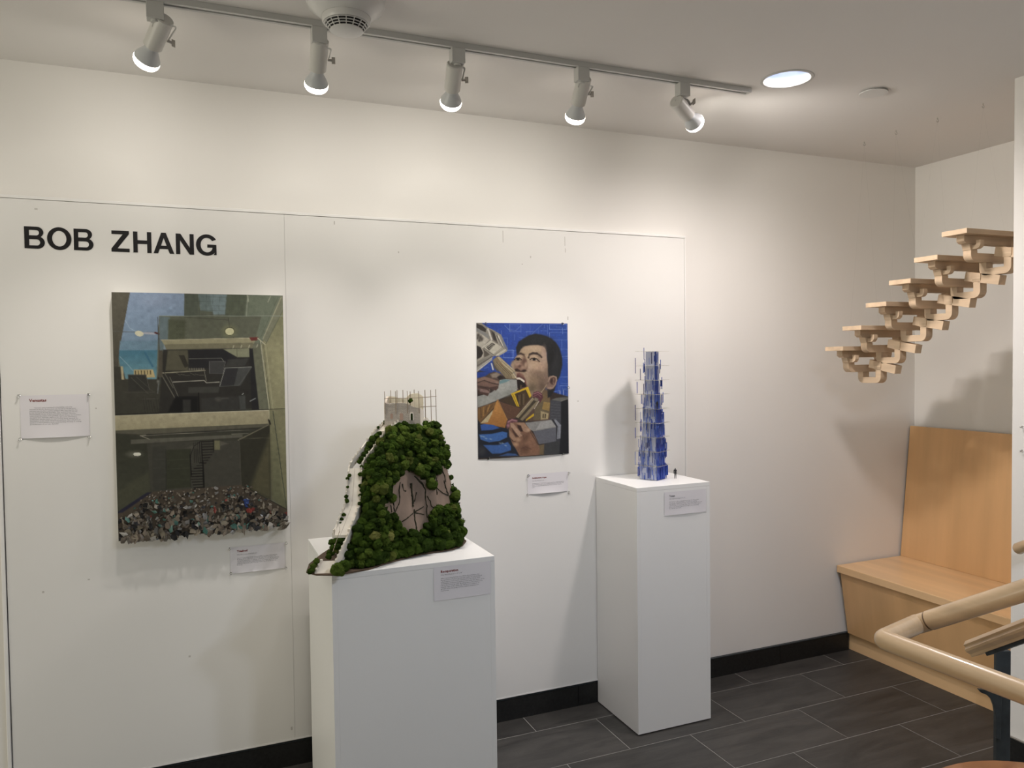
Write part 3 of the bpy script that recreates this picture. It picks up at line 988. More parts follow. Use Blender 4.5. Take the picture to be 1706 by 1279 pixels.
# near brow, eye
p.line(F(335, 560, 360, 500, 410, 478, 490, 482, 545, 520, 575, 550), 2.9, (62, 50, 44), 0.95, 1.6)
p.line(F(360, 505, 420, 478, 490, 486), 3.2, (54, 43, 38), 0.9, 1.6)
p.dab(F(440, 540)[0], 9, 3.2, (182, 158, 132), 0.9, 5)
p.line(F(362, 596, 400, 572, 440, 566, 480, 580, 540, 632), 1.5, (44, 34, 30), 1, 0.9)
p.poly(F(385, 600, 420, 575, 460, 578, 500, 612, 460, 620, 410, 612), (150, 136, 120), 0.8)
p.dab(F(440, 592)[0], 2.6, 2.3, (26, 20, 18), 1, 0, 1)
p.line(F(400, 614, 460, 624, 530, 636), 0.9, (112, 88, 76), 0.9)
p.dab(F(450, 655)[0], 9, 3.4, (176, 152, 128), 0.8, 8)
p.line(F(490, 530, 550, 560), 1.2, (120, 98, 84), 0.6)
# far brow and eye
p.line(F(140, 500, 190, 484, 250, 508), 3.0, (64, 50, 44), 0.95, 1.6)
p.line(F(245, 520, 262, 545), 2.4, (98, 76, 64), 0.8, 2)
p.dab(F(165, 540)[0], 6, 2.6, (178, 154, 128), 0.9, -8)
p.line(F(70, 600, 120, 568, 165, 566, 205, 600), 1.5, (44, 33, 30), 1, 0.9)
p.dab(F(140, 588)[0], 2.8, 2.1, (24, 19, 17), 1, 0, 1)
p.line(F(90, 612, 150, 612, 200, 608), 0.9, (90, 68, 58), 0.9)
p.dab(F(60, 640)[0], 4, 3, (136, 116, 98), 0.8)
# nose
p.poly(F(260, 560, 300, 600, 310, 680, 320, 760, 290, 800, 200, 800, 80, 770, 70, 700, 110, 650, 180, 640, 230, 600), (124, 98, 84), 3)
p.dab(F(255, 620)[0], 4, 7, (92, 70, 60), 0.9)
p.dab(F(130, 680)[0], 6, 4, (160, 134, 116), 0.95)
p.dab(F(225, 740)[0], 6, 3, (150, 124, 106), 0.95, 10)
p.dab(F(170, 720)[0], 3.4, 2.8, (86, 62, 54), 0.9)
p.dab(F(285, 690)[0], 3, 5, (164, 140, 120), 0.9)
p.poly(F(85, 770, 130, 760, 190, 800, 290, 790, 250, 826, 130, 820, 90, 800), (62, 43, 38), 1.5)
p.dab(F(255, 800)[0], 4, 2.4, (40, 27, 25), 1)
p.dab(F(105, 790)[0], 3, 2.6, (44, 30, 28), 1)
p.dab(F(40, 690)[0], 4, 5, (150, 128, 108), 0.8)
# open mouth
p.poly(F(120, 850, 170, 840, 230, 880, 280, 960, 300, 1060, 310, 1120, 250, 1130, 130, 1150, 110, 980), (108, 74, 66), 2)
p.poly(F(120, 880, 180, 868, 235, 905, 275, 985, 285, 1060, 240, 1010, 190, 965, 118, 950), (88, 58, 54), 1.5)
p.dab(F(205, 880)[0], 6, 3, (128, 96, 84), 0.8, 40)
p.poly(F(118, 965, 180, 970, 240, 1005, 285, 1060, 290, 1100, 220, 1110, 160, 1150, 125, 1110), (26, 19, 18), 1.2)
for (x, y) in [(135, 945), (160, 944), (184, 952), (208, 966), (228, 982), (248, 998)]:
    p.dab(F(x, y)[0], 1.5, 1.7, (206, 198, 184), 1, 20, 1)
p.poly(F(175, 1060, 215, 1065, 205, 1130, 180, 1140), (84, 70, 52), 1)
# ear
p.poly(F(690, 940, 730, 900, 800, 890, 850, 915, 865, 960, 850, 1050, 800, 1130, 740, 1155, 680, 1135, 660, 1100, 700, 1040), (124, 102, 90), 1.4)
p.poly(F(740, 960, 790, 920, 830, 930, 838, 980, 810, 1050, 770, 1060, 730, 1020), (84, 62, 55), 2)
p.line(F(700, 1000, 730, 930, 790, 900, 850, 920, 858, 980, 830, 1060, 780, 1120, 700, 1120), 1.5, (156, 134, 118), 0.95, 1)
p.line(F(800, 950, 790, 1010, 800, 1040), 1.3, (146, 122, 106), 0.9, 1)
p.dab(F(765, 990)[0], 3, 5, (58, 40, 36), 0.9)
p.line(F(670, 1060, 610, 1150, 560, 1210), 1.0, (180, 160, 130), 0.8)
# arch and building blocks held at the mouth (plain pale masonry)
ST = (154, 150, 138)
p.poly(QA(40, 20, 130, 25, 240, 110, 330, 150, 480, 240, 590, 490, 580, 530, 440, 610, 330, 620, 40, 910), (136, 132, 122), 0.8)
p.poly(QA(40, 40, 150, 80, 215, 140, 210, 195, 120, 165, 40, 110), (52, 48, 44), 1)
p.poly(QA(40, 110, 260, 240, 270, 320, 160, 240, 40, 180), (124, 124, 122), 0.8)
p.poly(QA(40, 180, 165, 250, 265, 325, 150, 470, 40, 420), (168, 164, 152), 0.8)
for (x, y, a, b) in [(75, 250, 3, 4), (110, 290, 3, 4.5), (140, 320, 2.6, 4), (95, 340, 2.4, 3), (60, 300, 2.2, 3)]:
    p.dab(QA(x, y)[0], a, b, (58, 54, 50), 0.9, 20)
p.line(QA(150, 470, 310, 340), 1.3, (190, 186, 174))
p.poly(QA(250, 110, 330, 330, 300, 330, 235, 150), (190, 186, 176), 0.7)
p.poly(QA(275, 140, 370, 200, 440, 410, 330, 330), (96, 90, 82), 0.8)
p.poly(QA(310, 170, 370, 230, 400, 350, 350, 330), (52, 48, 46), 1)
p.line(QA(375, 215, 440, 410), 1.2, (152, 148, 138))
p.poly(QA(430, 235, 520, 440, 490, 460, 410, 280), (188, 184, 172), 0.7)
p.poly(QA(470, 240, 595, 490, 575, 510, 520, 440), (112, 116, 122), 0.8)
p.line(QA(405, 260, 500, 450), 1.3, (62, 58, 54))
p.poly(QA(180, 470, 315, 345, 495, 460, 340, 590), (176, 172, 158), 0.7)
p.poly(QA(215, 460, 320, 378, 375, 410, 265, 520), (60, 56, 52), 0.7)
p.line(QA(240, 465, 330, 400), 1.6, (132, 128, 118))
p.line(QA(262, 495, 350, 420), 0.9, (150, 146, 134))
p.line(QA(180, 475, 345, 595, 500, 465), 0.9, (86, 82, 76))
p.poly(QA(345, 590, 500, 465, 585, 525, 440, 615), (160, 156, 142), 0.8)
p.line(QA(360, 600, 520, 480), 0.9, (104, 100, 92))
p.line(QA(390, 608, 560, 500), 0.9, (196, 192, 178))
p.poly(QA(40, 430, 120, 460, 160, 560, 130, 630, 40, 680), (40, 35, 32), 1)
p.line(QA(120, 450, 175, 560, 140, 640, 60, 700), 1.5, (164, 158, 146))
p.poly(QA(165, 490, 280, 590, 180, 640), (84, 78, 70), 1)
p.poly(QA(40, 720, 320, 600, 330, 640, 40, 850), (122, 118, 110), 0.8)
p.poly(QA(40, 840, 320, 640, 320, 680, 40, 905), (178, 176, 168), 0.8)
p.line(QA(40, 800, 320, 620), 0.9, (66, 62, 58))
p.line(QA(40, 860, 318, 662), 0.8, (100, 98, 92))
# tapering stone tower
p.poly(QA(330, 690, 400, 620, 450, 625, 725, 880, 690, 920, 740, 1010, 640, 1020, 560, 1010, 370, 800), (118, 106, 84), 0.8)
p.poly(QA(440, 620, 725, 875, 680, 915, 520, 780, 410, 640), (164, 152, 124), 0.8)
p.line(QA(480, 700, 700, 890), 0.8, (110, 98, 78))
for k in range(5):
    p.line(QA(370 + k * 26, 720 + k * 6, 600 + k * 22, 960 + k * 4), 0.8, (86, 76, 60) if k % 2 else (140, 126, 98), 0.9)
p.line(QA(400, 680, 520, 790), 1.2, (134, 104, 78), 0.8)
p.poly(QA(650, 945, 710, 905, 750, 1010, 680, 1015), (150, 138, 112), 0.8)
p.line(QA(690, 925, 748, 1010), 1.0, (206, 194, 166))
p.poly(QA(295, 740, 315, 740, 350, 860, 325, 865), (190, 190, 184), 0.8)
p.poly(QA(320, 690, 370, 780, 450, 900, 400, 880, 350, 820), (78, 74, 68), 1)
# the hand at the edge
p.poly(QA(45, 1010, 200, 970, 270, 920, 350, 890, 470, 920, 540, 990, 450, 1040, 440, 1110, 420, 1220, 280, 1170, 270, 1279, 45, 1279), (74, 60, 54), 2)
p.poly(QA(50, 1020, 180, 980, 300, 1010, 440, 1060, 440, 1110, 300, 1090, 180, 1050, 60, 1080), (124, 100, 88), 2)
p.poly(QA(50, 1110, 160, 1050, 300, 1100, 425, 1130, 420, 1160, 360, 1220, 250, 1160, 60, 1130), (112, 88, 78), 2)
p.line(QA(60, 1085, 180, 1045, 320, 1095, 440, 1112), 0.9, (42, 31, 28), 0.95, 1.4)
p.poly(QA(60, 1160, 200, 1190, 270, 1240, 250, 1279, 60, 1240), (120, 98, 90), 2)
p.line(QA(60, 1150, 200, 1180, 300, 1200), 1.6, (40, 28, 26), 0.9, 1.4)
p.dab(QA(250, 1215)[0], 3, 2, (150, 128, 118), 0.9)
p.dab(QA(400, 1085)[0], 3.4, 2, (142, 120, 108), 0.8, 15)
p.poly(QA(290, 940, 400, 900, 480, 950, 440, 1000, 320, 1000), (132, 120, 108), 3)
p.poly(QA(400, 990, 460, 950, 530, 990, 450, 1040), (34, 28, 28), 2)
# glass tower slab
p.poly(QA(450, 1040, 560, 1020, 750, 1030, 765, 1200, 640, 1285, 560, 1279, 200, 1400, 60, 1480, 60, 1330, 280, 1270, 420, 1220), (150, 152, 148), 0.9)
p.poly(QA(445, 1060, 520, 1025, 640, 1035, 560, 1080, 450, 1112), (104, 132, 136), 1.5)
p.poly(QB(60, 200, 260, 160, 400, 50, 560, 10, 720, 30, 730, 100, 620, 160, 360, 280, 60, 390), (142, 144, 140), 1.2)
p.dab(QB(480, 60)[0], 12, 7, (160, 162, 156), 0.8, -20)
p.dab(QB(200, 280)[0], 14, 8, (150, 152, 146), 0.8, -20)
p.dab(QB(560, 150)[0], 10, 6, (130, 132, 126), 0.8, -20)
# fingers over it, lower joint
p.poly(QB(55, 20, 200, 60, 400, 20, 410, 60, 370, 100, 250, 70, 260, 140, 230, 195, 60, 140), (74, 56, 50), 1.2)
p.poly(QB(60, 60, 220, 90, 265, 130, 250, 150, 100, 120), (126, 104, 98), 1.2)
# pyramids
p.poly(QB(60, 400, 380, 290, 380, 340, 100, 650, 60, 590), (112, 84, 52), 1)
for k in range(5):
    p.line(QB(110 + k * 50, 400 - k * 14, 120 + k * 34, 560 - k * 34), 1.6, (160, 124, 72) if k % 2 else (84, 62, 38), 0.8, 1.2)
p.poly(QB(390, 255, 560, 600, 520, 740, 100, 660, 320, 440), (176, 128, 72), 0.9, col2=(150, 104, 56), gdir=QB(400, 300, 420, 720))
for k in range(7):
    p.line(QB(330 - k * 12, 470 + k * 28, 540, 520 + k * 28), 0.6, (140, 96, 50), 0.6)
p.poly(QB(400, 255, 440, 290, 800, 410, 700, 570, 580, 590, 560, 600), (88, 64, 50), 0.9)
p.poly(QB(100, 665, 320, 430, 300, 500, 230, 640), (176, 162, 128), 0.9)
p.line(QB(400, 255, 560, 600), 0.9, (196, 148, 88), 0.8)
# yellow frame and pipe
p.poly(QB(430, 270, 620, 190, 750, 390, 560, 320), (62, 50, 36), 1.2)
p.poly(QB(640, 160, 880, 70, 960, 220, 900, 290, 800, 400, 740, 380), (66, 52, 36), 1.2)
for k in range(7):
    p.line(QB(710 + k * 24, 200 - k * 8, 720 + k * 22, 340), 1.2, ((96, 80, 58), (40, 32, 24), (122, 108, 86))[k % 3], 0.8, 1)
p.poly(QB(620, 155, 910, 35, 920, 65, 680, 160, 690, 170, 765, 375, 720, 370), (196, 164, 44), 0.8)
p.line(QB(650, 160, 745, 378), 0.9, (110, 90, 30))
p.poly(QB(870, 75, 915, 40, 970, 190, 940, 230), (190, 158, 40), 0.8)
p.line(QB(905, 60, 955, 200), 0.7, (214, 186, 80))
p.poly(QB(870, 625, 885, 590, 1010, 490, 1020, 530), (190, 160, 44), 0.8)
p.poly(QB(700, 560, 1000, 220, 1110, 290, 800, 620), (62, 55, 44), 1.2)
p.poly(QB(705, 555, 985, 225, 1025, 245, 750, 570), (134, 122, 98), 0.9)
p.poly(QB(780, 590, 1050, 290, 1105, 290, 820, 620), (126, 114, 92), 0.9)
p.line(QB(715, 550, 990, 228), 0.8, (176, 164, 138))
p.line(QB(1100, 280, 1050, 360, 1020, 410), 1.0, (204, 196, 180), 0.9)
# pink roots at either end of the pipe
p.poly(QB(985, 190, 1010, 130, 1080, 110, 1150, 150, 1170, 220, 1120, 310, 1090, 260, 1020, 220), (84, 50, 56), 1.4)
p.line(QB(1010, 160, 1080, 130, 1140, 170), 1.5, (150, 108, 112), 0.9, 1)
p.line(QB(1010, 200, 1080, 165, 1130, 210), 1.2, (128, 88, 92), 0.9, 1)
p.poly(QB(1030, 215, 1090, 240, 1080, 290, 1020, 270), (124, 116, 100), 1.4)
p.poly(QB(540, 700, 570, 610, 640, 580, 740, 600, 730, 650, 620, 700, 560, 760), (104, 68, 74), 1.6)
p.line(QB(570, 640, 640, 600, 720, 620), 1.8, (166, 126, 130), 0.9, 1.2)
p.dab(QB(580, 700)[0], 3, 3, (150, 110, 118), 0.9)
# small house, dark tower, grey block
p.poly(QB(1040, 380, 1160, 280, 1290, 300, 1280, 480, 1140, 600, 1000, 600), (98, 88, 68), 1.2)
p.poly(QB(1180, 290, 1290, 310, 1275, 450, 1150, 420), (142, 118, 72), 1.2)
p.poly(QB(1130, 450, 1265, 490, 1255, 590, 1130, 600), (160, 146, 112), 1)
p.poly(QB(1165, 500, 1185, 500, 1180, 570, 1160, 570), (70, 58, 44), 0.8)
p.poly(QB(1200, 500, 1222, 500, 1215, 575, 1196, 575), (62, 50, 40), 0.8)
p.poly(QB(1300, 260, 1480, 210, 1630, 200, 1630, 1190, 1190, 1190, 1190, 1000, 1290, 620), (58, 60, 66), 1)
p.poly(QB(1300, 270, 1480, 290, 1470, 650, 1280, 640), (66, 68, 74), 1)
for k in range(6):
    p.line(QB(1310, 330 + k * 50, 1460, 350 + k * 46), 0.6, (104, 106, 108), 0.6)
p.poly(QB(1480, 290, 1630, 230, 1630, 1180, 1450, 1190, 1480, 700), (27, 28, 33), 1)
p.poly(QB(1310, 260, 1400, 225, 1620, 215, 1480, 290), (96, 96, 92), 1)
p.line(QB(1480, 280, 1620, 235), 1.0, (126, 124, 118))
p.poly(QB(860, 650, 1310, 600, 1400, 730, 1010, 800, 940, 760), (134, 134, 132), 1)
p.poly(QB(1080, 720, 1130, 640, 1310, 605, 1390, 715, 1040, 775), (152, 152, 150), 1)
p.poly(QB(1000, 800, 1395, 730, 1395, 970, 1100, 1020), (94, 96, 104), 1)
p.poly(QB(1320, 600, 1400, 700, 1395, 930, 1420, 930, 1425, 710, 1350, 590), (34, 34, 38), 0.9)
p.poly(QB(1350, 595, 1390, 595, 1480, 690, 1470, 920, 1405, 930, 1420, 710), (130, 134, 142), 0.9)
p.line(QB(1430, 700, 1425, 925), 1.0, (96, 100, 108))
p.poly(QB(1190, 1010, 1450, 960, 1450, 1190, 1180, 1200), (58, 60, 62), 1.5)
p.poly(QB(1080, 1040, 1190, 1020, 1180, 1200, 1090, 1200), (106, 92, 68), 1.5)
# blue rounded forms
p.poly(QB(50, 590, 100, 660, 520, 740, 590, 780, 640, 960, 760, 1210, 300, 1240, 60, 1250), (30, 34, 44), 1.5)
p.poly(QB(105, 690, 170, 668, 330, 690, 430, 740, 300, 775, 120, 785), (50, 84, 150), 1.5)
p.poly(QB(80, 850, 300, 840, 480, 800, 560, 820, 555, 900, 430, 960, 250, 985, 110, 940), (60, 98, 158), 1.5)
p.poly(QB(150, 1030, 400, 1030, 570, 980, 620, 1050, 620, 1120, 450, 1175, 300, 1180), (58, 92, 150), 1.5)
p.poly(QB(420, 1220, 560, 1170, 700, 1180, 740, 1215), (58, 84, 130), 2)
for (x, y) in [(120, 880), (200, 920), (280, 930), (440, 1000), (530, 1040), (480, 1000), (160, 890)]:
    p.dab(QB(x, y)[0], 2.6, 1.3, (150, 172, 190), 0.7, 15)
p.line(QB(120, 800, 300, 790, 480, 770), 2.0, (28, 30, 40), 0.9, 1.5)
p.dab(QB(120, 1130)[0], 8, 9, (62, 62, 64), 0.8)
# the near hand
HAND = QB(590, 780, 610, 650, 650, 650, 720, 640, 850, 645, 940, 760, 1000, 840, 1080, 1000, 1120, 1100, 1100, 1205, 770, 1225, 700, 1090, 640, 1000, 590, 860)
p.poly(HAND, (122, 92, 74), 1.2)
p.poly(QB(615, 655, 660, 660, 740, 760, 830, 860, 770, 900, 690, 800, 620, 720), (168, 138, 116), 1.2)
p.poly(QB(700, 650, 850, 650, 945, 770, 900, 820, 820, 790, 790, 700), (154, 124, 102), 1.5)
p.poly(QB(730, 690, 790, 700, 830, 800, 790, 800, 740, 740), (50, 33, 29), 1.6)
p.poly(QB(640, 740, 700, 830, 750, 890, 700, 890, 650, 800), (66, 46, 38), 2)
p.poly(QB(590, 760, 640, 820, 720, 930, 660, 980, 600, 900), (150, 120, 98), 1.6)
p.line(QB(600, 900, 650, 960, 700, 980), 1.4, (66, 46, 38), 0.8, 1.4)
p.dab(QB(920, 780)[0], 4, 3.6, (184, 154, 130), 0.9)
p.dab(QB(745, 940)[0], 5, 4, (170, 138, 110), 0.9)
p.dab(QB(700, 1020)[0], 5, 4, (168, 136, 108), 0.9)
p.dab(QB(880, 900)[0], 5, 10, (96, 70, 56), 0.85, 30)
p.dab(QB(960, 990)[0], 8, 14, (134, 100, 80), 0.8, 20)
p.dab(QB(860, 1100)[0], 9, 8, (88, 62, 48), 0.85)
p.dab(QB(1010, 1130)[0], 8, 8, (128, 94, 74), 0.8)
p.line(QB(950, 800, 1010, 900, 1080, 1020), 1.0, (58, 42, 36), 0.8, 1.4)
p.line(QB(790, 830, 830, 870, 850, 940), 1.0, (84, 60, 48), 0.8, 1.4)
p.line(QB(800, 1090, 870, 1060, 960, 1100), 1.0, (76, 54, 44), 0.7, 1.5)
p.grain(0.03, 3)
M_PAINT2 = vcol_mat('gouache_paint', 0.6, 0.3)
P2X0, P2X1, P2Z0, P2Z1 = 1.178, 1.6355, 1.2215, 1.8365
sheet = thing('portrait_painting', 'pinned painting on blueprint blue of a man biting into a heap of buildings', 'painting', (1.407, BY, P2Z0))


def sheet_y(u, v):
    return BY - 0.0022 - 0.005 * np.clip((v - 0.75) / 0.25, 0, 1) ** 2 * np.sin(np.pi * u) - 0.003 * np.sin(np.pi * u) * np.sin(np.pi * v)


p.mesh('painted_surface', P2X0, P2X1, P2Z0, P2Z1, sheet_y, M_PAINT2, sheet, 0.84)


def paper_back(name, x0, x1, z0, z1, yf, material, parent, nx=14, ny=12, off=0.0006):
    b = MB()
    for j in range(ny + 1):
        for i in range(nx + 1):
            u, v = i / nx, j / ny
            b.v.append((x0 + (x1 - x0) * u, float(yf(u, v)) + off, z1 + (z0 - z1) * v))
    for j in range(ny):
        for i in range(nx):
            k = j * (nx + 1) + i
            b.f.append((k, k + nx + 1, k + nx + 2, k + 1))
    return b.build(name, material, parent, smooth=60)


paper_back('sheet_back', P2X0 - 0.0003, P2X1 + 0.0003, P2Z0 - 0.0003, P2Z1 + 0.0003, sheet_y, M_PAPER, sheet)


# ------------------------------------------------------------------ wall labels: paper slip, heading, printed lines
def text_mesh(lines, size, spacing, bold):
    cu = bpy.data.curves.new('print', 'FONT')
    cu.body = '\n'.join(lines)
    cu.size = size
    cu.space_line = spacing
    cu.resolution_u = 1
    cu.offset = bold
    to = bpy.data.objects.new('print', cu)
    COL.objects.link(to)
    dg = bpy.context.evaluated_depsgraph_get()
    me = bpy.data.meshes.new_from_object(to.evaluated_get(dg))
    bpy.data.objects.remove(to)
    return me


def paper_label(label, corners, yplane, title, sub, body, title_m, bulge, tsize, bsize, left, ttop, btop, stop=None, tilt=0.0, width=None):
    pts = [px(u, v, 1, yplane) for u, v in corners]
    x0, x1 = (pts[0].x + pts[3].x) / 2, (pts[1].x + pts[2].x) / 2
    z1, z0 = (pts[0].z + pts[1].z) / 2, (pts[2].z + pts[3].z) / 2
    t = thing('wall_label', label, 'label', ((x0 + x1) / 2, yplane, z0))
    yf = lambda u, v: yplane - 0.0012 - bulge * max(0.0, (v - 0.45) / 0.55) ** 2 * math.sin(math.pi * min(max(u, 0), 1)) - 0.0012 * math.sin(math.pi * min(max(u, 0), 1)) * (1 - v)
    paper_back('paper_slip', x0, x1, z0, z1, yf, M_PAPER, t, off=0.0)

    def put(name, lines, size, spacing, zt, m, bold=0.0, fit=None):
        me = text_mesh(lines, size, spacing, bold)
        me.name = name
        o0 = ORG[t.name]
        mx = max([v.co.x for v in me.vertices] + [1e-6])
        k = 1.0 if fit is None else fit / mx
        for v in me.vertices:
            x, z = x0 + left + v.co.x * k, zt + v.co.y
            v.co = (x - o0.x, yf((x - x0) / (x1 - x0), (z1 - z) / (z1 - z0)) - 0.0005 - o0.y, z - o0.z)
        me.materials.clear()
        me.materials.append(m)
        link_copy(me, name, t)

    put('heading', [title], tsize, 1.0, z1 - ttop, title_m, 0.0004)
    if sub:
        put('caption_line', [sub], bsize, 1.0, z1 - stop, M_INK)
    put('printed_text', body, bsize, 1.12, z1 - btop, M_INK, 0.0, (x1 - x0) - left * 1.9 if width is None else width)
    return t, (x0, x1, z0, z1)


paper_label('paper label with the red heading Venustas, pinned beside the tall canvas', [(33, 659), (148, 656), (149, 726), (35, 730.5)], BY, 'Venustas', None,
            ['         Venustas when translated is desirability coined by', 'Vitruvius in the De Architectura also known as Architecture.',
             'Vitruvius was the first century architect who recorded the ten', 'books during the Roman Republic. This central theory was his',
             'interpretation of one of three principles, Venustas. Venustas', 'comes from the name of the goddess of love, Venus, and translates',
             'closely to love. Venustas explores the dimension of beauty in', 'architecture and the desire in representing, which depends the',
             'observation on the ideals of harmony and form. This collection of', 'works is a demonstration of my understanding of beauty in seeking',
             'an architecture of our own character.'], M_INKRED, 0.007, 0.0150, 0.0054, 0.029, 0.0235, 0.0475)
paper_label('small paper label headed Trashed, pinned under the tall canvas', [(383, 912), (475, 903), (474, 946), (384, 955)], BY, 'Trashed', '2022, Oil on canvas & trash 24" x 36"',
            ['There is a lot of growing industrial waste on nature that impacts', 'Between 2017 - 2019 the amount of trash was recorded to be',
             'during the quarantine lockdown, around the studio. As the painting', 'itself would reveal the trash which was the debris inside the shaft.',
             'painting collects the play of composition. See, they also belong', 'to us all.'], M_INKRED, 0.005, 0.0120, 0.0050, 0.026, 0.021, 0.047, 0.033)
paper_label('small paper label headed Architectural Organ, pinned under the portrait painting', [(878, 790), (946, 785), (946, 818), (879, 823)], BY, 'Architectural Organ', '2022, Mixed Media 18" x 24"',
            ['Architecture is shaped by a continuous loop of becoming and', 'the architect feeds on the buildings of every former age. The',
             'self is an organ through which all of this city has come to', 'pass.'], M_INKRED, 0.006, 0.0090, 0.0052, 0.024, 0.022, 0.047, 0.034)
paper_label('paper label headed Recuperation, taped to the pedestal under the mossy hill model', [(722, 946), (817, 933), (817, 989), (723, 1001)], -0.6802, 'Recuperation', '2022, Mixed Media 20" x 18" x 18"',
            ['After concerning findings of a UN in the industries, the', 'Recuperation of nature grows into rubble by industrialized',
             'urban spaces, ruins, and it is pictured by the Great Wall', 'showing the disappearing historic built under the nature of the',
             'ruin in modernist growth. Recalling that as we conserve the', 'natural edges of the urban slip, fall back to evidence of',
             'growth under the grasp and the balance of nature and', 'recovering.'], M_INKRED, 0.001, 0.0120, 0.0056, 0.026, 0.0215, 0.044, 0.0315)
paper_label('small paper label headed Totem, taped to the pedestal under the blue tower', [(1106, 820), (1176, 814), (1176, 852), (1107, 859)], -0.3902, 'Totem', '2021, Acrylic, 3D Printing 6" x 6" x 22"',
            ['A totem is often regarded as a sacred object that', 'the group of pieces defines, as well as used by',
             'the symbol reflects its order. The tower stacks in each', 'urban code in a mass-like skin. Here it reaches upon',
             'floors that wear a material mirage over new lives', 'for whom it is built.'], M_INK, 0.002, 0.0110, 0.0054, 0.026, 0.022, 0.046, 0.033)


# ------------------------------------------------------------------ clear push pins
def pin_mesh():
    b = MB().lathe([(0.0, -0.0002), (0.0048, 0.0), (0.0052, 0.0012), (0.0046, 0.0022), (0.0026, 0.0034), (0.0022, 0.0060), (0.0027, 0.0086), (0.0042, 0.0098), (0.0044, 0.0108), (0.0, 0.0112)],
                   (0, 0, 0), (0, -1, 0), 12, False, False)
    me = bpy.data.meshes.new('push_pin')
    me.from_pydata(b.v, [], b.f)
    me.materials.append(M_CLEAR)
    me.shade_smooth()
    tip = MB().cyl((0, 0.0, 0), (0, 0.0015, 0), 0.0006, 0.0006, 6)
    return me


PIN = pin_mesh()
PINNED = [('the Venustas label', [((31.5, 659), 'upper corner farther from the canvas'), ((147.5, 657), 'upper corner nearer the canvas'), ((34, 731), 'lower corner farther from the canvas'), ((148.5, 727.5), 'lower corner nearer the canvas')]),
          ('the Trashed label', [((382, 913.5), 'upper corner farther from the pedestal'), ((476.5, 904), 'upper corner nearer the pedestal'), ((384.5, 954), 'lower corner farther from the pedestal'), ((476, 945.5), 'lower corner nearer the pedestal')]),
          ('the Architectural Organ label', [((879.5, 791.5), 'upper corner farther from the blue tower'), ((947, 787.5), 'upper corner nearer the blue tower'), ((878.5, 824), 'lower corner farther from the blue tower'), ((947.5, 819), 'lower corner nearer the blue tower')]),
          ('the portrait painting', [((808.5, 538.6), 'top edge above the stone arch'), ((936, 539), 'top edge over the plain blue'), ((946.2, 645), 'side edge near the ear'), ((797.5, 649), 'side edge by the painted fingers'),
                                     ((812.5, 763.6), 'bottom edge under the blue shapes'), ((937, 755.8), 'bottom edge under the dark tower')])]
for what, pins in PINNED:
    for (u, v), where in pins:
        q = px(u, v, 1, BY)
        o = bpy.data.objects.new('push_pin', PIN)
        COL.objects.link(o)
        o.location = (q.x, BY - 0.0024, q.z)
        o.rotation_euler = (random.uniform(-0.15, 0.25), 0, random.uniform(-0.2, 0.2))
        tag(o, 'clear push pin in %s, %s' % (what, where), 'pin', 'clear push pins on the display board')
for (u, v), where in [((1703.5, 711), 'upper'), ((1703, 751), 'lower')]:
    q = px(u, v, 0, XW)
    o = bpy.data.objects.new('push_pin', PIN)
    COL.objects.link(o)
    o.location = (XW - 0.0003, q.y, q.z)
    o.rotation_euler = (0, 0, math.radians(-90))
    tag(o, 'clear push pin on the bare white wall by the stair, %s of the two' % where, 'pin', 'clear push pins on the stair wall')

# ------------------------------------------------------------------ pedestals (panelled boxes with a shadow gap at the floor)
def pedestal(label, x0, x1, y0, y1, z):
    t = thing('pedestal', label, 'pedestal', ((x0 + x1) / 2, (y0 + y1) / 2, 0.0), 'white exhibition pedestals')
    w = 0.018
    MB().box(x0 + w + 0.0002, x1 - w - 0.0002, y0, y0 + w, 0.006, z - w - 0.0003).build('front_panel', M_PED, t)
    MB().box(x0 + w + 0.0002, x1 - w - 0.0002, y1 - w, y1, 0.006, z - w - 0.0003).build('back_panel', M_PED, t)
    MB().box(x0, x0 + w, y0, y1, 0.006, z - w - 0.0003).build('side_panel', M_PED, t)
    MB().box(x1 - w, x1, y0, y1, 0.006, z - w - 0.0003).build('side_panel', M_PED, t)
    MB().box(x0, x1, y0, y1, z - w, z).build('top_panel', M_PED, t, bevel=0.0008)
    MB().box(x0 + 0.02, x1 - 0.02, y0 + 0.02, y1 - 0.02, 0.0006, 0.03).build('plinth', M_DARK, t)
    return t


PLX0, PLX1, PLY0, PLY1, PLZ = 0.412, 0.996, -0.680, -0.109, 0.957
PRX0, PRX1, PRY0, PRY1, PRZ = 1.779, 2.167, -0.390, -0.024, 1.101
pedestal('wide lower white pedestal carrying the mossy hill model', PLX0, PLX1, PLY0, PLY1, PLZ)
pedestal('slim taller white pedestal carrying the blue tower model', PRX0, PRX1, PRY0, PRY1, PRZ)

# ------------------------------------------------------------------ the mossy hill model with the ruined wall and watchtower
M_ROCK = mat('cliff_clay', (0.235, 0.175, 0.135), 0.85, var=0.14, vscale=14, stretch=(1, 1, 0.5), bump=0.5, bscale=40)
M_SOIL = mat('dark_soil', (0.022, 0.036, 0.008), 1.0, var=0.5, vscale=90, bump=0.8, bscale=200, spec=0.05)
M_CORK = mat('base_board_edge', (0.09, 0.06, 0.038), 0.85)
M_VINE = mat('dry_vine', (0.022, 0.022, 0.010), 0.95)
M_PLASTER = mat('pale_plaster', (0.74, 0.69, 0.60), 0.75, var=0.06, vscale=40, bump=0.15, bscale=120)
M_CREAM = mat('cream_plaster', (0.76, 0.69, 0.52), 0.75, var=0.06, vscale=30)
M_STICK = mat('bamboo_stick', (0.28, 0.22, 0.15), 0.6)
M_PINK = mat('pink_recess', (0.50, 0.34, 0.26), 0.8)
MOSS = []
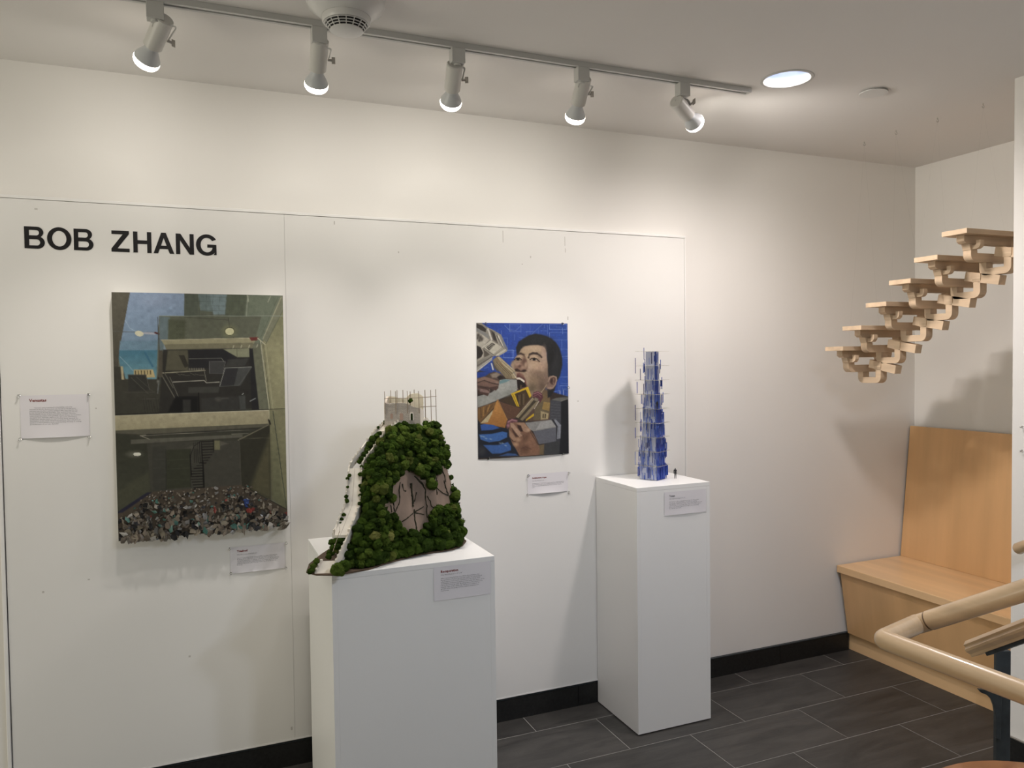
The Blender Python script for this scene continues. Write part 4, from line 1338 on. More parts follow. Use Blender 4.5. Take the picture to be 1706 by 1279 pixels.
for k, c in enumerate([(0.028, 0.054, 0.007), (0.050, 0.090, 0.011), (0.086, 0.134, 0.020), (0.115, 0.142, 0.030), (0.25, 0.26, 0.075)]):  # darkest greens deepened to put crevice shade into the moss colour
    m = mat('moss_%s' % 'abcde'[k], c, 0.95, var=0.5, vscale=150, bump=0.9, bscale=420, spec=0.1)
    MOSS.append(m)

hill = thing('hill_model', 'mossy model hill around a cracked bare cliff with a ruined wall and tower', 'model', (0.66, -0.44, PLZ))
HB = [(0.337, -0.620), (0.363, -0.668), (0.412, -0.693), (0.460, -0.690), (0.537, -0.676), (0.601, -0.632), (0.680, -0.590), (0.762, -0.556), (0.830, -0.548), (0.885, -0.538), (0.938, -0.495),
      (0.975, -0.430), (0.972, -0.33), (0.93, -0.24), (0.83, -0.19), (0.70, -0.17), (0.58, -0.20), (0.49, -0.28), (0.42, -0.40), (0.36, -0.52)]
MB().prism([(x, y, PLZ + 0.0003) for x, y in HB], (0, 0, 0.005)).build('base_board', M_CORK, hill)


def resample(poly, n):
    P = [Vector((a, b)) for a, b in poly]
    P.append(P[0])
    L = [0.0]
    for a, b in zip(P, P[1:]):
        L.append(L[-1] + (b - a).length)
    out = []
    for i in range(n):
        s = L[-1] * i / n
        k = max(j for j in range(len(L)) if L[j] <= s + 1e-9)
        k = min(k, len(P) - 2)
        t = (s - L[k]) / max(1e-9, L[k + 1] - L[k])
        out.append(P[k].lerp(P[k + 1], t))
    return out


HBB = [(0.462, -0.625), (0.478, -0.668), (0.537, -0.668), (0.601, -0.626), (0.680, -0.584), (0.762, -0.551), (0.830, -0.543), (0.885, -0.532), (0.936, -0.490),
       (0.970, -0.430), (0.968, -0.33), (0.93, -0.24), (0.83, -0.19), (0.70, -0.17), (0.60, -0.20), (0.53, -0.28), (0.485, -0.40), (0.462, -0.52)]
base = resample(HBB, 72)
for _ in range(2):
    base = [(base[i - 1] + base[i] * 2 + base[(i + 1) % 72]) / 4 for i in range(72)]
cbx = Vector((0.70, -0.43))
ctx = Vector((0.775, -0.392))
HT = [(0.0, 0.02), (0.1, 0.05), (0.25, 0.16), (0.42, 0.29), (0.55, 0.36), (0.7, 0.46), (0.85, 0.61), (0.95, 0.80), (1.0, 1.0)]
ZH0, ZH1 = PLZ + 0.005, 1.425


def s_of(t):
    return float(np.interp(t, [a for a, _ in HT], [b for _, b in HT]))


def hill_pt(i, t):
    b = base[i % 72]
    top = ctx + (b - cbx) * 0.27
    q = b.lerp(top, s_of(t))
    # keep the surface inside the moss depth
    c = cbx.lerp(ctx, s_of(t))
    q = c + (q - c) * 0.955
    w = 0.006 * math.sin(i * 0.9 + t * 9) + 0.004 * math.sin(i * 2.1 - t * 17)
    q = q + (q - c).normalized() * w * (1 if 0 < t < 1 else 0.3)
    return Vector((q.x, q.y, ZH0 + (ZH1 - ZH0) * t))


NT = 44
hb = MB().rings([[hill_pt(i, k / NT) for i in range(72)] for k in range(NT + 1)])
core = hb.build('cliff', M_SOIL, hill, smooth=60)
core.data.materials.append(M_ROCK)
tree = BVHTree.FromPolygons([Vector(v) for v in hb.v], hb.f)


def on_hill(u, v):
    h = tree.ray_cast(CAM, ray(u, v).normalized())
    return (h[0], h[1]) if h[0] is not None else (None, None)


Z1 = Z(6.093, 500, 640)
Z2 = Z(6.093, 500, 800)
CLIFF = Z1(1060, 850, 1180, 880, 1290, 1010, 1350, 1030, 1385, 880, 1420, 830, 1500, 850, 1530, 1000) + Z2(1525, 230, 1430, 270, 1310, 340, 1310, 400, 1250, 500, 1180, 535, 1040, 530, 1010, 440, 960, 350, 880, 345, 875, 250, 930, 180, 950, 40)


def in_poly(x, y, P):
    c = False
    for (x0, y0), (x1, y1) in zip(P, P[1:] + P[:1]):
        if (y0 > y) != (y1 > y) and x < (x1 - x0) * (y - y0) / (y1 - y0) + x0:
            c = not c
    return c


for f in core.data.polygons:
    c_ = f.center + ORG[hill.name]
    if f.normal.y < 0.1 and in_poly(*proj(c_), CLIFF):
        f.material_index = 1


def crack(pts, r):
    out = []
    for a, b in zip(pts, pts[1:]):
        m = max(2, int(math.hypot(b[0] - a[0], b[1] - a[1]) / 3))
        for i in range(m):
            t = i / m
            h, nn = on_hill(a[0] + (b[0] - a[0]) * t + random.uniform(-0.5, 0.5), a[1] + (b[1] - a[1]) * t)
            if h is not None:
                out.append(h + nn * 0.0005)
    if len(out) > 2:
        MB().tube(out, [r * random.uniform(0.55, 1.25) for _ in out], 6).build('vine', M_VINE, hill)


for pts, r in [(Z2(1180, -20, 1240, 40, 1275, 100, 1270, 190, 1290, 260, 1285, 340, 1292, 400), 0.0021), (Z2(1290, 160, 1320, 210, 1330, 260, 1385, 300), 0.0020),
               (Z2(1035, 420, 1080, 390, 1150, 330, 1200, 300, 1268, 255), 0.0022), (Z2(1158, 295, 1165, 400, 1182, 525), 0.0034), (Z2(1165, 328, 1230, 340, 1280, 355), 0.0022),
               (Z2(940, 180, 950, 260, 962, 335), 0.0024), (Z2(962, 330, 1012, 210, 1005, 120, 1020, 0), 0.0021), (Z2(1125, 30, 1135, 150, 1145, 285), 0.0052),
               (Z2(1390, 0, 1385, 100, 1395, 170), 0.0024), (Z2(1390, 80, 1450, 130, 1522, 158), 0.0020), (Z2(1458, 0, 1490, 110, 1515, 160), 0.0022), (Z2(918, 250, 935, 340), 0.0026),
               (Z1(1160, 930, 1230, 990, 1268, 1050), 0.0023), (Z1(1425, 840, 1470, 930, 1480, 1010), 0.0020), (Z1(1040, 1010, 1050, 1080, 1095, 1085), 0.0022), (Z2(1450, 190, 1480, 150), 0.0018),
               (Z2(1185, 120, 1165, 190, 1150, 240), 0.0018), (Z1(1370, 1060, 1385, 960, 1395, 930), 0.0022)]:
    crack(pts, r)


# moss clumps: lobed cushions with a ragged pile
def moss_mesh(seed, sub=3, lobes=13):
    r = random.Random(seed)
    import bmesh
    bm = bmesh.new()
    bmesh.ops.create_icosphere(bm, subdivisions=sub, radius=1.0)
    L = [Vector((r.gauss(0, 1), r.gauss(0, 1), r.gauss(0, 1))).normalized() for _ in range(lobes)]
    for v in bm.verts:
        d = v.co.normalized()
        m = max(d.dot(l) for l in L)
        k = 0.60 + 0.48 * max(0.0, (m - 0.55) / 0.45) ** 0.6 + r.uniform(-0.13, 0.13)
        v.co = d * k
    # ragged sprigs
    me = bpy.data.meshes.new('moss_clump')
    vs = [v.co.copy() for v in bm.verts]
    fs = [tuple(v.index for v in f.verts) for f in bm.faces]
    bm.free()
    for _ in range(90):
        d = Vector((r.gauss(0, 1), r.gauss(0, 1), r.gauss(0, 1))).normalized()
        t = d.cross(Vector((r.random(), r.random(), r.random()))).normalized()
        b0 = d * 0.8
        tip = d * r.uniform(1.05, 1.28) + t * r.uniform(-0.15, 0.15)
        n = len(vs)
        vs += [b0 + t * 0.07, b0 - t * 0.07, tip + d.cross(t) * 0.03]
        fs.append((n, n + 1, n + 2))
    me.from_pydata([tuple(v) for v in vs], [], fs)
    return me


MOSSM = []
for mi, m in enumerate(MOSS):
    for k in range(3):
        me = moss_mesh(100 + mi * 7 + k, 3)
        me.materials.append(m)
        MOSSM.append((mi, me))


# ---- the path of the wall, measured on the photo and set back as it climbs
def P3(u, v, y):
    return px(u, v, 1, y)


WA0, WA1 = P3(538, 955.5, -0.668), P3(549, 934, -0.650)
WA2, WB1 = P3(568, 891, -0.610), P3(587.5, 842, -0.548)
WC1, WD0 = P3(592, 780, -0.490), P3(596, 770, -0.478)
WD1, WE1 = P3(635, 718, -0.425), P3(661, 699, -0.408)
PATH = [WA0, WA1, WA2, WB1, WC1, WD0, WD1, WE1]
SIDE = Vector((0.95, -0.31, 0.0)).normalized()
SIDE2 = Vector((0.80, -0.60, 0.0)).normalized()
SD = [SIDE, SIDE, SIDE, SIDE, SIDE, (SIDE + SIDE2).normalized(), SIDE2, SIDE2]
HW = [0.0220, 0.0220, 0.0245, 0.0235, 0.0205, 0.0190, 0.0195, 0.0240]


def wall_pt(k, off, dz=0.0):
    return PATH[k] + SD[k] * off + Vector((0, 0, dz))


def slab(k0, k1, o0, o1, up, dn, name, m, o0b=None, o1b=None):
    b = MB()
    q = []
    for k in (k0, k1):
        w = HW[k]
        a = (o0 if not callable(o0) else o0(w))
        c = (o1 if not callable(o1) else o1(w))
        q.append([wall_pt(k, a, -dn), wall_pt(k, c, -dn), wall_pt(k, c, up), wall_pt(k, a, up)])
        for w_ in q[-1][:2]:
            w_.z = max(w_.z, PLZ + 0.0008)
    b.rings(q)
    return b.build(name, m, hill)


TW = 0.0050
for (a, c) in [(0, 1), (2, 3), (3, 4), (6, 7)]:
    slab(a, c, lambda w: -w, lambda w: w, 0.0, 0.010, 'walkway', M_PLASTER)
MERL = MB().box(-0.5, 0.5, -0.5, 0.5, 0.0, 1.0)
mme = bpy.data.meshes.new('merlon')
mme.from_pydata(MERL.v, [], MERL.f)
mme.materials.append(M_PLASTER)
for k in range(7):
    c = k + 1
    for sgn, dn in ((1, 0.048), (-1, 0.020)):
        if k == 1 and sgn == -1:
            continue
        if k == 4 and sgn == -1:
            dn = 0.03
        f0 = (lambda w, s=sgn: s * w) if sgn > 0 else (lambda w: -w - TW)
        f1 = (lambda w, s=sgn: s * w + TW) if sgn > 0 else (lambda w: -w)
        slab(k, c, f0, f1, 0.007, dn, 'parapet', M_PLASTER)
        L = (PATH[c] - PATH[k]).length
        nm = max(1, int(L / 0.0150))
        for i in range(nm):
            t = (i + 0.5) / nm
            if random.random() < 0.12:
                continue
            w = HW[k] + (HW[c] - HW[k]) * t
            sv = SD[k].lerp(SD[c], t).normalized()
            pos = PATH[k].lerp(PATH[c], t) + sv * (sgn * (w + TW / 2)) + Vector((0, 0, 0.004))
            o0 = ORG[hill.name]
            ang = math.atan2(sv.y, sv.x)
            slope = (PATH[c] - PATH[k])
            ob = link_copy(mme, 'merlon', hill, pos - o0, (0, 0, ang), (TW * 0.95, 0.0105, 0.0090))
# stepped joint line along the walkway, the broken platform and its stick
for (a, c) in [(2, 3), (3, 4)]:
    b = MB()
    b.tube([wall_pt(a, -0.002, 0.0004), wall_pt(c, -0.002, 0.0004)], 0.0004, 5)
    b.build('walkway_seam', M_STICK, hill)
pa, pb = P3(565.5, 885, -0.606), P3(554.5, 919, -0.64)
MB().tube([pa, pb], 0.0010, 6).build('support_stick', M_STICK, hill)
for (u, v) in [(557.5, 886), (580, 886), (566, 882)]:
    q = P3(u, v, -0.610)
    MB().tube([q - Vector((0, 0, 0.010)), q + Vector((0, 0, 0.010))], 0.0008, 6).build('support_stick', M_STICK, hill)

# ---- the watchtower
TL3, TK3, TR3 = P3(641, 690, -0.425), P3(700, 692, -0.440), P3(727, 690, -0.375)
TZ0, TZ1 = 1.408, 1.512
M_STONE = bpy.data.materials.new('small_stonework')
M_STONE.use_nodes = True
_nt = M_STONE.node_tree
_b = _nt.nodes['Principled BSDF']
_tc = _nt.nodes.new('ShaderNodeTexCoord')
_mp = _nt.nodes.new('ShaderNodeMapping')
_mp.inputs['Rotation'].default_value = (math.radians(90), 0, 0)
_br = _nt.nodes.new('ShaderNodeTexBrick')
_br.inputs['Scale'].default_value = 64.0
_br.inputs['Color1'].default_value = (0.66, 0.59, 0.50, 1)
_br.inputs['Color2'].default_value = (0.54, 0.48, 0.405, 1)
_br.inputs['Mortar'].default_value = (0.44, 0.385, 0.325, 1)
_br.inputs['Mortar Size'].default_value = 0.03
_nt.links.new(_tc.outputs['Object'], _mp.inputs['Vector'])
_nt.links.new(_mp.outputs['Vector'], _br.inputs['Vector'])
_nt.links.new(_br.outputs['Color'], _b.inputs['Base Color'])
_bp = _nt.nodes.new('ShaderNodeBump')
_bp.inputs['Strength'].default_value = 0.8
_bp.inputs['Distance'].default_value = 0.002
_nt.links.new(_br.outputs['Fac'], _bp.inputs['Height'])
_bp.invert = True
_nt.links.new(_bp.outputs['Normal'], _b.inputs['Normal'])
_b.inputs['Roughness'].default_value = 0.85


def flat(p, z):
    return Vector((p.x, p.y, z))


def wall_between(a, b, z0, tops, thick, name, m):
    """upright wall from a to b with a broken top line"""
    d = (b - a)
    d.z = 0
    nrm = Vector((-d.y, d.x, 0)).normalized() * thick
    n = len(tops)
    poly = [flat(a, z0), flat(b, z0)] + [flat(a + d * (1 - i / (n - 1)), tops[n - 1 - i]) for i in range(n)]
    return MB().prism(poly, nrm).build(name, m, hill)


fw = wall_between(TL3, TK3, TZ0 - 0.03, [1.5105, 1.5105, 1.511, 1.511, 1.511, 1.511, 1.5105, 1.508, 1.500, 1.494, 1.491, 1.490], 0.010, 'tower_wall', M_STONE)
kr = TK3.lerp(TR3, 0.22)
wall_between(TK3 + Vector((0.001, 0.001, 0)), kr, TZ0 - 0.03, [1.489, 1.485, 1.478], 0.009, 'tower_wall', M_PLASTER)
wall_between(kr + Vector((0.0005, 0.0005, 0)), TR3, TZ0 - 0.03, [1.446, 1.452, 1.440, 1.431, 1.437, 1.424], 0.009, 'tower_wall', M_PLASTER)
BK = Vector((0.032, 0.100, 0))
wall_between(TL3 + BK, TK3 + BK + Vector((0.01, 0, 0)), TZ0 - 0.03, [1.532, 1.532, 1.529, 1.522, 1.521, 1.538, 1.541, 1.541, 1.528], 0.008, 'tower_wall', M_CREAM)
wall_between(TL3 + BK, TL3 + Vector((0.001, 0.012, 0)), TZ0 - 0.03, [1.532, 1.525, 1.512], 0.008, 'tower_wall', M_STONE)
d = (TK3 - TL3)
d.z = 0
d.normalize()
nf = Vector((d.y, -d.x, 0))


def arch(cx, z0, w, h, m_in, frame):
    c = TL3 + d * cx
    def outline(ww, hh):
        pts = [(-ww / 2, 0), (ww / 2, 0)] + [(ww / 2 * math.cos(math.radians(a)), hh - ww / 2 + ww / 2 * math.sin(math.radians(a))) for a in range(0, 181, 20)]
        return pts
    if frame:
        b = MB()
        o_, i_ = outline(w + 0.0075, h + 0.004), outline(w, h)
        for (a, bq) in zip(range(len(o_)), list(range(1, len(o_))) + [0]):
            q = [flat(c + d * o_[a][0], z0 + o_[a][1]), flat(c + d * o_[bq][0], z0 + o_[bq][1]), flat(c + d * i_[bq][0], z0 + i_[bq][1]), flat(c + d * i_[a][0], z0 + i_[a][1])]
            b.prism(q, nf * 0.0022)
        b.build('arch_frame', M_PLASTER, hill)
    MB().prism([flat(c + d * q[0], z0 + q[1]) for q in outline(w, h)], nf * 0.0008).build('arch_opening', m_in, hill)


LW = (TK3 - TL3).length
arch(LW * 0.19, 1.452, 0.0095, 0.020, M_PINK, False)
arch(LW * 0.465, 1.446, 0.0125, 0.026, M_PINK, False)
arch(LW * 0.755, 1.444, 0.0085, 0.026, M_SOIL, True)
# scaffold of sticks
Z16 = lambda u, v: (640 + u / 16.0, 640 + v / 16.0)
uv = lambda q: Z16(*q)
STK = 0.0013


def stick(a, b, r=STK):
    MB().tube([a, b], r, 6).build('scaffold_stick', M_STICK, hill)


for u, vt in [(8, 190), (298, 185), (612, 180), (915, 180)]:
    t = (640 + u / 16.0 - 641) / (700 - 641)
    yy = TL3.y + (TK3.y - TL3.y) * t - 0.003
    a = px(*Z16(u, vt), 1, yy)
    stick(a, flat(px(*Z16(u + 12, vt), 1, yy), 1.47))
for u, vt, t in [(1085, 150, 0.40), (1240, 150, 0.75), (1372, 135, 1.0)]:
    yy = TK3.y + (TR3.y - TK3.y) * t - 0.004
    a = px(*Z16(u, vt), 1, yy)
    stick(a, flat(px(*Z16(u + 6, vt), 1, yy), 1.405), STK * (1.25 if u == 1085 else 1))
for u, vt in [(172, 160), (340, 155), (497, 150), (800, 140), (690, 190)]:
    a = px(*Z16(u, vt), 1, TL3.y + 0.09)
    stick(a, flat(a, 1.45), STK * 1.1)
ya = lambda t: TL3.y + (TK3.y - TL3.y) * t - 0.0045
yb = lambda t: TK3.y + (TR3.y - TK3.y) * t - 0.0055
stick(px(*Z16(0, 378), 1, ya(0)), px(*Z16(930, 362), 1, ya(1)))
stick(px(*Z16(900, 362), 1, yb(0)), px(*Z16(1390, 320), 1, yb(1)))
stick(px(*Z16(960, 605), 1, yb(0.15)), px(*Z16(1390, 580), 1, yb(1)))

# ---- greenery
o0 = ORG[hill.name]
spots = []


def near_path(P):
    for k in range(7):
        a, c = PATH[k], PATH[k + 1]
        t = max(0, min(1, (P - a).dot(c - a) / (c - a).length_squared))
        q = a.lerp(c, t)
        dd = P - q
        if abs(dd.dot(SD[k])) < HW[k] + 0.016 and (dd - SD[k] * dd.dot(SD[k])).length < 0.045:
            return True
        if -0.06 < dd.dot(SD[k]) < 0 and (dd - SD[k] * dd.dot(SD[k])).length < 0.03 and dd.z > -0.03:
            return True
    return False


def in_tower(P):
    u, v = proj(P)
    return (P - (TL3 + TK3) / 2 - BK * 0.5).length < 0.07 and P.z > 1.40


tries = 0
while len(spots) < 300 and tries < 60000:
    tries += 1
    if tries % 10 < 8:
        u, v = random.uniform(520, 785), random.uniform(690, 962)
        h, nn = on_hill(u, v)
        if h is None:
            continue
        if in_poly(u, v, CLIFF):
            continue
    else:
        i, t = random.randrange(72), random.random()
        h = hill_pt(i, t)
        c = cbx.lerp(ctx, s_of(t))
        nn = Vector((h.x - c.x, h.y - c.y, 0.12)).normalized()
        u, v = proj(h)
        if in_poly(u, v, CLIFF) and nn.y < 0.2:
            continue
    if near_path(h) or in_tower(h):
        continue
    # small near the bare cliff, larger low down
    r = random.uniform(0.0145, 0.0225)
    if v > 860:
        r *= random.uniform(0.95, 1.3)
    dmin = 0.78 * r
    if any((h - q[0]).length < 0.46 * (r + q[1]) for q in spots):
        continue
    spots.append((h, r, nn, u, v))
for (h, r, nn, u, v) in spots:
    w = [5, 6, 3.2, 0.7, 0.02]
    if 560 < u < 745 and 700 < v < 770:
        w = [2.5, 5, 4.5, 1.5, 0.03]
    if v > 880:
        w = [6, 5, 2.5, 0.6, 0.05]
    mi = random.choices(range(5), w)[0]
    me = random.choice([m for k, m in MOSSM if k == mi])
    q_ = h + nn * r * 0.30
    q_.z = max(q_.z, PLZ + 0.004 + r)
    link_copy(me, 'moss_clump', hill, q_ - o0, (random.uniform(-0.5, 0.5), random.uniform(-0.5, 0.5), random.uniform(0, 6)), (r * random.uniform(0.85, 1.15), r * random.uniform(0.85, 1.1), r * random.uniform(0.75, 1.0)))
# pale tufts at the foot, moss in the gaps of the wall and on the outer parapet
fine = []
for (u, v, r, mi) in [(675, 913, 0.018, 4), (684, 918, 0.014, 4), (704, 911, 0.017, 3), (714, 914, 0.015, 3), (662, 930, 0.020, 1), (562, 950, 0.022, 2), (574, 944, 0.020, 1), (585, 938, 0.017, 1),
                      (596, 945, 0.017, 0), (612, 941, 0.018, 0), (630, 936, 0.018, 0), (646, 931, 0.017, 0), (568, 954, 0.015, 2), (655, 920, 0.016, 0), (690, 908, 0.015, 1), (725, 908, 0.017, 1), (740, 905, 0.017, 1), (755, 900, 0.017, 1)]:
    h, nn = on_hill(u, v)
    if h is None:
        h = px(u, v, 2, PLZ + r)
    fine.append((h, r, mi))
for (u, v, y, r, mi) in [(519, 950, -0.655, 0.011, 1), (522, 942, -0.65, 0.010, 2), (527, 934, -0.645, 0.010, 2), (531, 939, -0.64, 0.008, 2), (516, 954, -0.655, 0.008, 0),
                         (551, 921, -0.62, 0.013, 1), (555, 912, -0.62, 0.012, 1), (559, 901, -0.61, 0.011, 1), (562, 910, -0.62, 0.011, 0), (567, 902, -0.615, 0.010, 0), (548, 927, -0.63, 0.011, 1), (553, 903, -0.60, 0.012, 1),
                         (603, 764, -0.475, 0.012, 0), (607, 757, -0.465, 0.012, 0), (612, 749, -0.455, 0.012, 1), (617, 741, -0.448, 0.012, 0), (622, 734, -0.44, 0.012, 0), (628, 726, -0.43, 0.011, 1), (632, 722, -0.43, 0.010, 0), (599, 769, -0.48, 0.009, 1),
                         (620, 730, -0.435, 0.011, 1), (614, 740, -0.445, 0.011, 1)]:
    fine.append((px(u, v, 1, y), r, mi))
for (u, v, y) in [(582, 792, -0.505), (579, 797, -0.505), (579, 811, -0.52), (577, 827, -0.535), (578, 834, -0.54), (573, 857, -0.565), (569, 865, -0.57), (567, 871, -0.575), (602, 777, -0.50), (600, 790, -0.51), (601, 809, -0.53), (600, 825, -0.545),
                  (599, 839, -0.56), (630, 712, -0.413), (638, 705, -0.40), (641, 702, -0.398), (683, 668, -0.38), (685, 667, -0.385), (684, 666, -0.38), (733, 709, -0.38), (728, 706, -0.38)]:
    fine.append((px(u, v, 1, y), random.uniform(0.0055, 0.0085), random.choice([0, 1])))
for (h, r, mi) in fine:
    me = random.choice([m for k, m in MOSSM if k == mi])
    h.z = max(h.z, PLZ + 0.003 + r)
    link_copy(me, 'moss_clump', hill, h - o0, (random.uniform(-0.5, 0.5), random.uniform(-0.5, 0.5), random.uniform(0, 6)), (r, r, r * 0.9))
small = [moss_mesh(900 + k, 2, 8) for k in range(4)]
sm = {}
made, tries = 0, 0
taken = [(q[0], q[1]) for q in spots]
while made < 420 and tries < 40000:
    tries += 1
    i, t = random.randrange(72), random.random()
    h = hill_pt(i, t)
    c = cbx.lerp(ctx, s_of(t))
    nn = Vector((h.x - c.x, h.y - c.y, 0.1)).normalized()
    u, v = proj(h)
    if (in_poly(u, v, CLIFF) and nn.y < 0.2) or near_path(h) or in_tower(h):
        continue
    r = random.uniform(0.008, 0.013)
    if any((h - q[0]).length < 0.5 * q[1] for q in taken):
        continue
    taken.append((h, r))
    h.z = max(h.z, PLZ + 0.002 + r * 1.2)
    M = Matrix.Translation(h + nn * r * 0.4) @ Matrix.Rotation(random.uniform(0, 6), 4, 'Z') @ Matrix.Rotation(random.uniform(0, 6), 4, 'X') @ Matrix.Scale(r, 4)
    g = random.choice(small)
    sm.setdefault(random.choices(range(4), [6, 5, 2, 0.6])[0], MB()).add([M @ v_.co for v_ in g.vertices], [tuple(f.vertices) for f in g.polygons])
    made += 1
for mi, b in sm.items():
    o = b.build('small_moss', MOSS[mi], hill)
    o['kind'] = 'stuff'
# a fine pile of crumbs between the cushions, too many to count
b = MB()
while len(b.f) < 5200:
    i, t = random.randrange(72), random.random()
    h = hill_pt(i, t)
    c = cbx.lerp(ctx, s_of(t))
    nn = Vector((h.x - c.x, h.y - c.y, 0.1)).normalized()
    u, v = proj(h)
    if (in_poly(u, v, CLIFF) and nn.y < 0.2) or near_path(h) or in_tower(h):
        continue
    for _ in range(4):
        a = h + nn * random.uniform(0.001, 0.006) + Vector((random.gauss(0, 0.003), random.gauss(0, 0.002), random.gauss(0, 0.003)))
        q1 = Vector((random.gauss(0, 1), random.gauss(0, 1), random.gauss(0, 1))).normalized() * 0.006
        q2 = Vector((random.gauss(0, 1), random.gauss(0, 1), random.gauss(0, 1))).normalized() * 0.004
        a.z = max(a.z, PLZ + 0.0075)
        b.add([a, a + q1, a + q2, a + nn * 0.007], [(0, 1, 2), (0, 2, 3), (0, 3, 1)])
o = b.build('moss_pile', MOSS[0], hill)
o['kind'] = 'stuff'
for (u, v, du, dv) in [(598, 950, 0, -9), (614, 948, 1, -8), (520, 944, -6, -4), (523, 950, -4, -5), (516, 948, -5, 2)]:
    a = px(u, v, 1, -0.67 if u < 700 else -0.42)
    c = px(u + du, v + dv, 1, -0.67 if u < 700 else -0.42)
    MB().tube([a, a.lerp(c, 0.5) + Vector((0.001, 0, 0.001)), c], 0.0007, 5).build('grass_sprig', MOSS[1], hill)

# ------------------------------------------------------------------ the blue tower model
def sheet_mat(name, c, mixv, rough=0.3):
    m = bpy.data.materials.new(name)
    m.use_nodes = True
    nt = m.node_tree
    b = nt.nodes['Principled BSDF']
    b.inputs['Base Color'].default_value = (*c, 1)
    b.inputs['Roughness'].default_value = rough
    tr = nt.nodes.new('ShaderNodeBsdfTranslucent')
    tr.inputs['Color'].default_value = (*c, 1)
    mx = nt.nodes.new('ShaderNodeMixShader')
    mx.inputs['Fac'].default_value = mixv
    nt.links.new(b.outputs['BSDF'], mx.inputs[1])
    nt.links.new(tr.outputs['BSDF'], mx.inputs[2])
    nt.links.new(mx.outputs['Shader'], nt.nodes['Material Output'].inputs['Surface'])
    MATS[name] = m
    return m


M_FROST = sheet_mat('frosted_lilac_sheet', (0.70, 0.735, 0.88), 0.35)
BLUES = [sheet_mat('blue_sheet_a', (0.035, 0.085, 0.46), 0.3), sheet_mat('blue_sheet_b', (0.075, 0.16, 0.60), 0.35), sheet_mat('blue_sheet_c', (0.20, 0.29, 0.70), 0.4),
         sheet_mat('blue_sheet_d', (0.36, 0.43, 0.76), 0.4), sheet_mat('blue_sheet_e', (0.05, 0.06, 0.22), 0.2)]
M_ACRYL = mat('clear_acrylic', (0.93, 0.92, 0.86), 0.05, trans=0.95, ior=1.25)
M_EDGE = mat('acrylic_edge', (0.66, 0.63, 0.54), 0.3)
tw = thing('tower_model', 'tall tapering tower model of blue translucent strips between clear square plates', 'model', (1.985, -0.2025, PRZ))
TC = Vector((1.985, -0.2025, 0))
FH = 0.0664
T0 = PRZ + 0.001
E1, E2 = Vector((0.05, -0.10, 0)).normalized(), Vector((0.08, 0.055, 0)).normalized()
E2 = Vector((-E1.y, E1.x, 0))
pm = None
for k in range(1, 10):
    z = T0 + FH * k
    h = 0.0610
    tws = math.radians(k * 1.0)
    a = (E1 * math.cos(tws) + E2 * math.sin(tws)) * h
    b_ = (E2 * math.cos(tws) - E1 * math.sin(tws)) * h
    pl = MB().obox(TC + Vector((0, 0, z)), a, b_, (0, 0, 0.0007)).build('clear_plate', M_ACRYL, tw)
    ed = MB()
    for s in (-1, 1):
        ed.obox(TC + Vector((0, 0, z)) + a * s * 1.006, a * 0.006, b_ * 1.01, (0, 0, 0.0003))
        ed.obox(TC + Vector((0, 0, z)) + b_ * s * 1.006, b_ * 0.006, a * 1.01, (0, 0, 0.0003))
    ed.build('plate_edge', M_EDGE, pl)
HWT = [0.0445, 0.042, 0.0395, 0.037, 0.034, 0.030, 0.027, 0.024, 0.022]
for k in range(9):
    w = HWT[k]
    zc_ = T0 + FH * (k + 0.5)
    ww = [0.86, 0.86, 0.84, 0.8, 0.74, 0.66, 0.5, 0.4, 0.3][k]
    MB().obox(TC + Vector((0, 0, zc_)) + E1 * (w + 0.0012) - E2 * w * (1 - ww) * 0.6, E1 * 0.0008, E2 * w * ww, (0, 0, FH * 0.485)).build('blue_sheet', BLUES[1 if k % 2 else 0], tw)
for k in range(9):
    z0, z1 = T0 + FH * k + 0.001, T0 + FH * (k + 1) - 0.001
    w0, w1 = HWT[k], HWT[min(k + 1, 8)]
    b = MB()
    b.rings([[TC + Vector((0, 0, z)) + E1 * sx * w + E2 * sy * w for sx, sy in ((-1, -1), (1, -1), (1, 1), (-1, 1))] for z, w in ((z0, w0), (z1, w1))])
    b.build('core_sheet', M_FROST, tw)
strip_me = {}
sr = random.Random(5)


def strip(me_key, pos, L, w, th, rotz, lean):
    if me_key not in strip_me:
        q = MB().box(-0.5, 0.5, -0.5, 0.5, -0.5, 0.5)
        me = bpy.data.meshes.new('blue_strip')
        me.from_pydata(q.v, [], q.f)
        me.materials.append(BLUES[me_key])
        strip_me[me_key] = me
    return link_copy(strip_me[me_key], 'blue_strip', tw, pos - ORG[tw.name], (lean, 0, rotz), (w, th, L))


